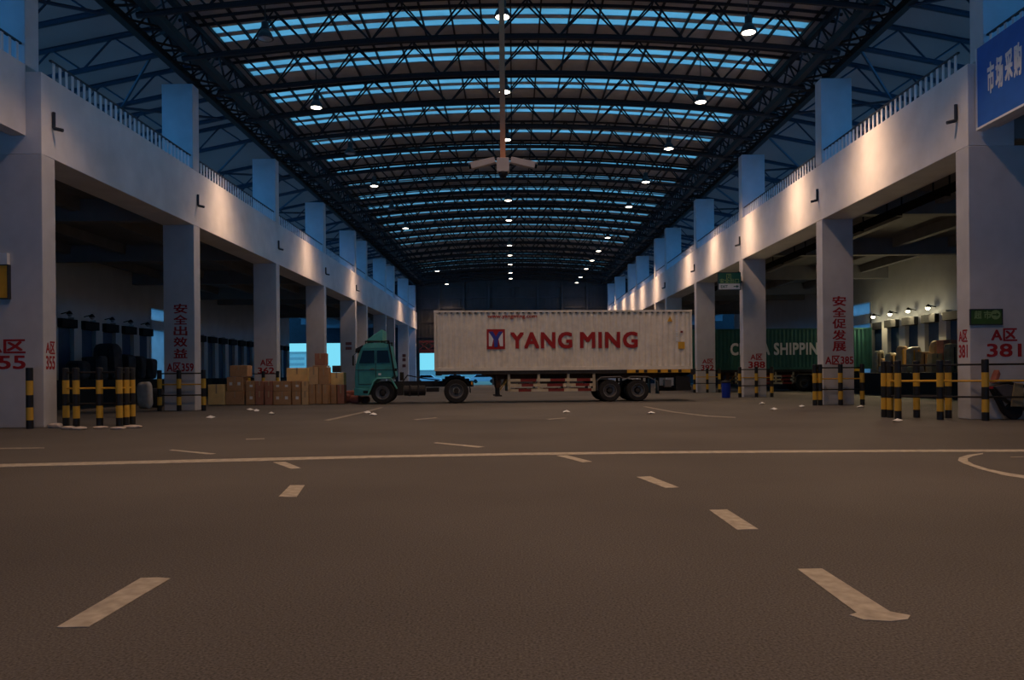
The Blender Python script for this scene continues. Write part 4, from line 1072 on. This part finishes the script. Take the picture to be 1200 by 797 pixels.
paint([(0, 525.2), (52, 524.4), (52, 525.8), (0, 526.8)], 'thin worn dash above the long line at the left edge', 'road_paint_worn')
paint([(484, 491.6), (510, 489.4), (513, 490.0), (488, 492.4)], 'faint dash on the road below the truck tractor', 'road_paint_worn')
paint([(640, 491.2), (661, 489.6), (664, 490.2), (644, 492)], 'faint dash on the road below the trailer guards', 'road_paint_worn')
paint([(288, 514.4), (310, 513.8), (310, 514.8), (288, 515.6)], 'faint short dash on the road below the cartons', 'road_paint_worn')
top = [(-60, 545.6), (100, 541.9), (300, 537.2), (450, 534.0), (600, 531.2), (750, 529.4), (900, 528.2), (1050, 527.4), (1260, 527.0)]
paint(top + [(u, v + 2.6 + (.8 if u < 400 else 0)) for u, v in top[::-1]], 'long thin line across the whole road', name='road_line', group='long painted lines')
arc = [(1210, 562.5), (1175, 557), (1146, 549.5), (1129, 543.5), (1122.5, 540), (1124, 536.5), (1134, 533.5), (1152, 531.2), (1152, 532.4), (1140, 534.8), (1134, 537.5), (1134.5, 541), (1141, 544.5), (1158, 550), (1185, 555.5), (1212, 558.8)]
paint(arc, 'hooked curve of paint below the long line at the right edge', name='road_line', group='long painted lines')
paint([(1184, 535.6), (1202, 534.9), (1202, 536), (1184, 536.8)], 'tiny paint fragment inside the hooked curve', 'road_paint_worn')
lin = [(380, 492.5), (405, 487), (430, 481.5), (446, 477.5), (449, 477.6), (434, 482), (410, 487.6), (385, 493.2)]
paint(lin, 'thin faint line on the road leading to the front wheel of the truck', 'road_paint_worn', name='road_line', group='long painted lines')
lin = [(757, 476.5), (790, 482.5), (830, 487.2), (862, 489), (862, 489.9), (828, 488.2), (788, 483.4), (753, 476.7)]
paint(lin, 'thin faint line curving from the trailer wheels to the right', 'road_paint_worn', name='road_line', group='long painted lines')

# ------------------------------------------------------------------ outside, beyond the end wall
def building(x, y, w, d, h, m, label, rows):
    g = empty('distant_building', (x, y, -.03), 0, label, 'building', 'buildings seen through the far openings')
    MB().box(-w / 2, w / 2, 0, d, 0, h).build('walls', m, g)
    MB().box(-w / 2 - .3, w / 2 + .3, -.3, d + .3, h, h + .4).build('roof', 'far_wall_dark', g)
    m_ = MB()
    for r in range(rows):
        z = 1.2 + r * (h - 1.5) / rows
        m_.box(-w / 2 + .8, w / 2 - .8, -.06, 0, z, z + (h - 1.5) / rows * .45)
    m_.build('window_band', 'far_wall_dark', g)
building(-66, 230, 11, 12, 8.2, 'far_wall', 'pale building seen through the left aisle opening', 4)
building(-24, 300, 40, 14, 3.0, 'far_wall_dark', 'hazy low building seen left of the white container', 2)
building(-8, 330, 30, 14, 2.6, 'far_wall', 'hazy pale low building seen under the container nose', 1)
def car(x, y, label):
    g = empty('parked_car', (x, y, -.03), 0, label, 'car', 'cars parked outside')
    MB().prism([(-2.1, .3), (2.1, .3), (2.15, .75), (1.9, .92), (1.1, 1.0), (.55, 1.45), (-1.2, 1.48), (-1.9, 1.0), (-2.15, .9)], 0, 1.7).build('body', 'car_white', g, bevel=.06)
    MB().prism([(-1.6, 1.0), (.95, 1.0), (.5, 1.38), (-1.15, 1.40)], -.01, .02).build('side_window', 'glass_dark', g)
    for a in (-1.35, 1.35):
        for yy in (.08, 1.62): MB().lathe([(0, -.1), (.31, -.1), (.33, 0), (.31, .1), (0, .1)], (0, 0, 0), 'Y', 18).build('wheel', 'rubber', g, (a, yy, .33))
car(-14.0, 128, 'white car parked outside, left of the truck cab gap')
car(-9.6, 133, 'white car parked outside, under the container nose')
car(-5.0, 130, 'white car parked outside, seen over the tractor rear wheel')
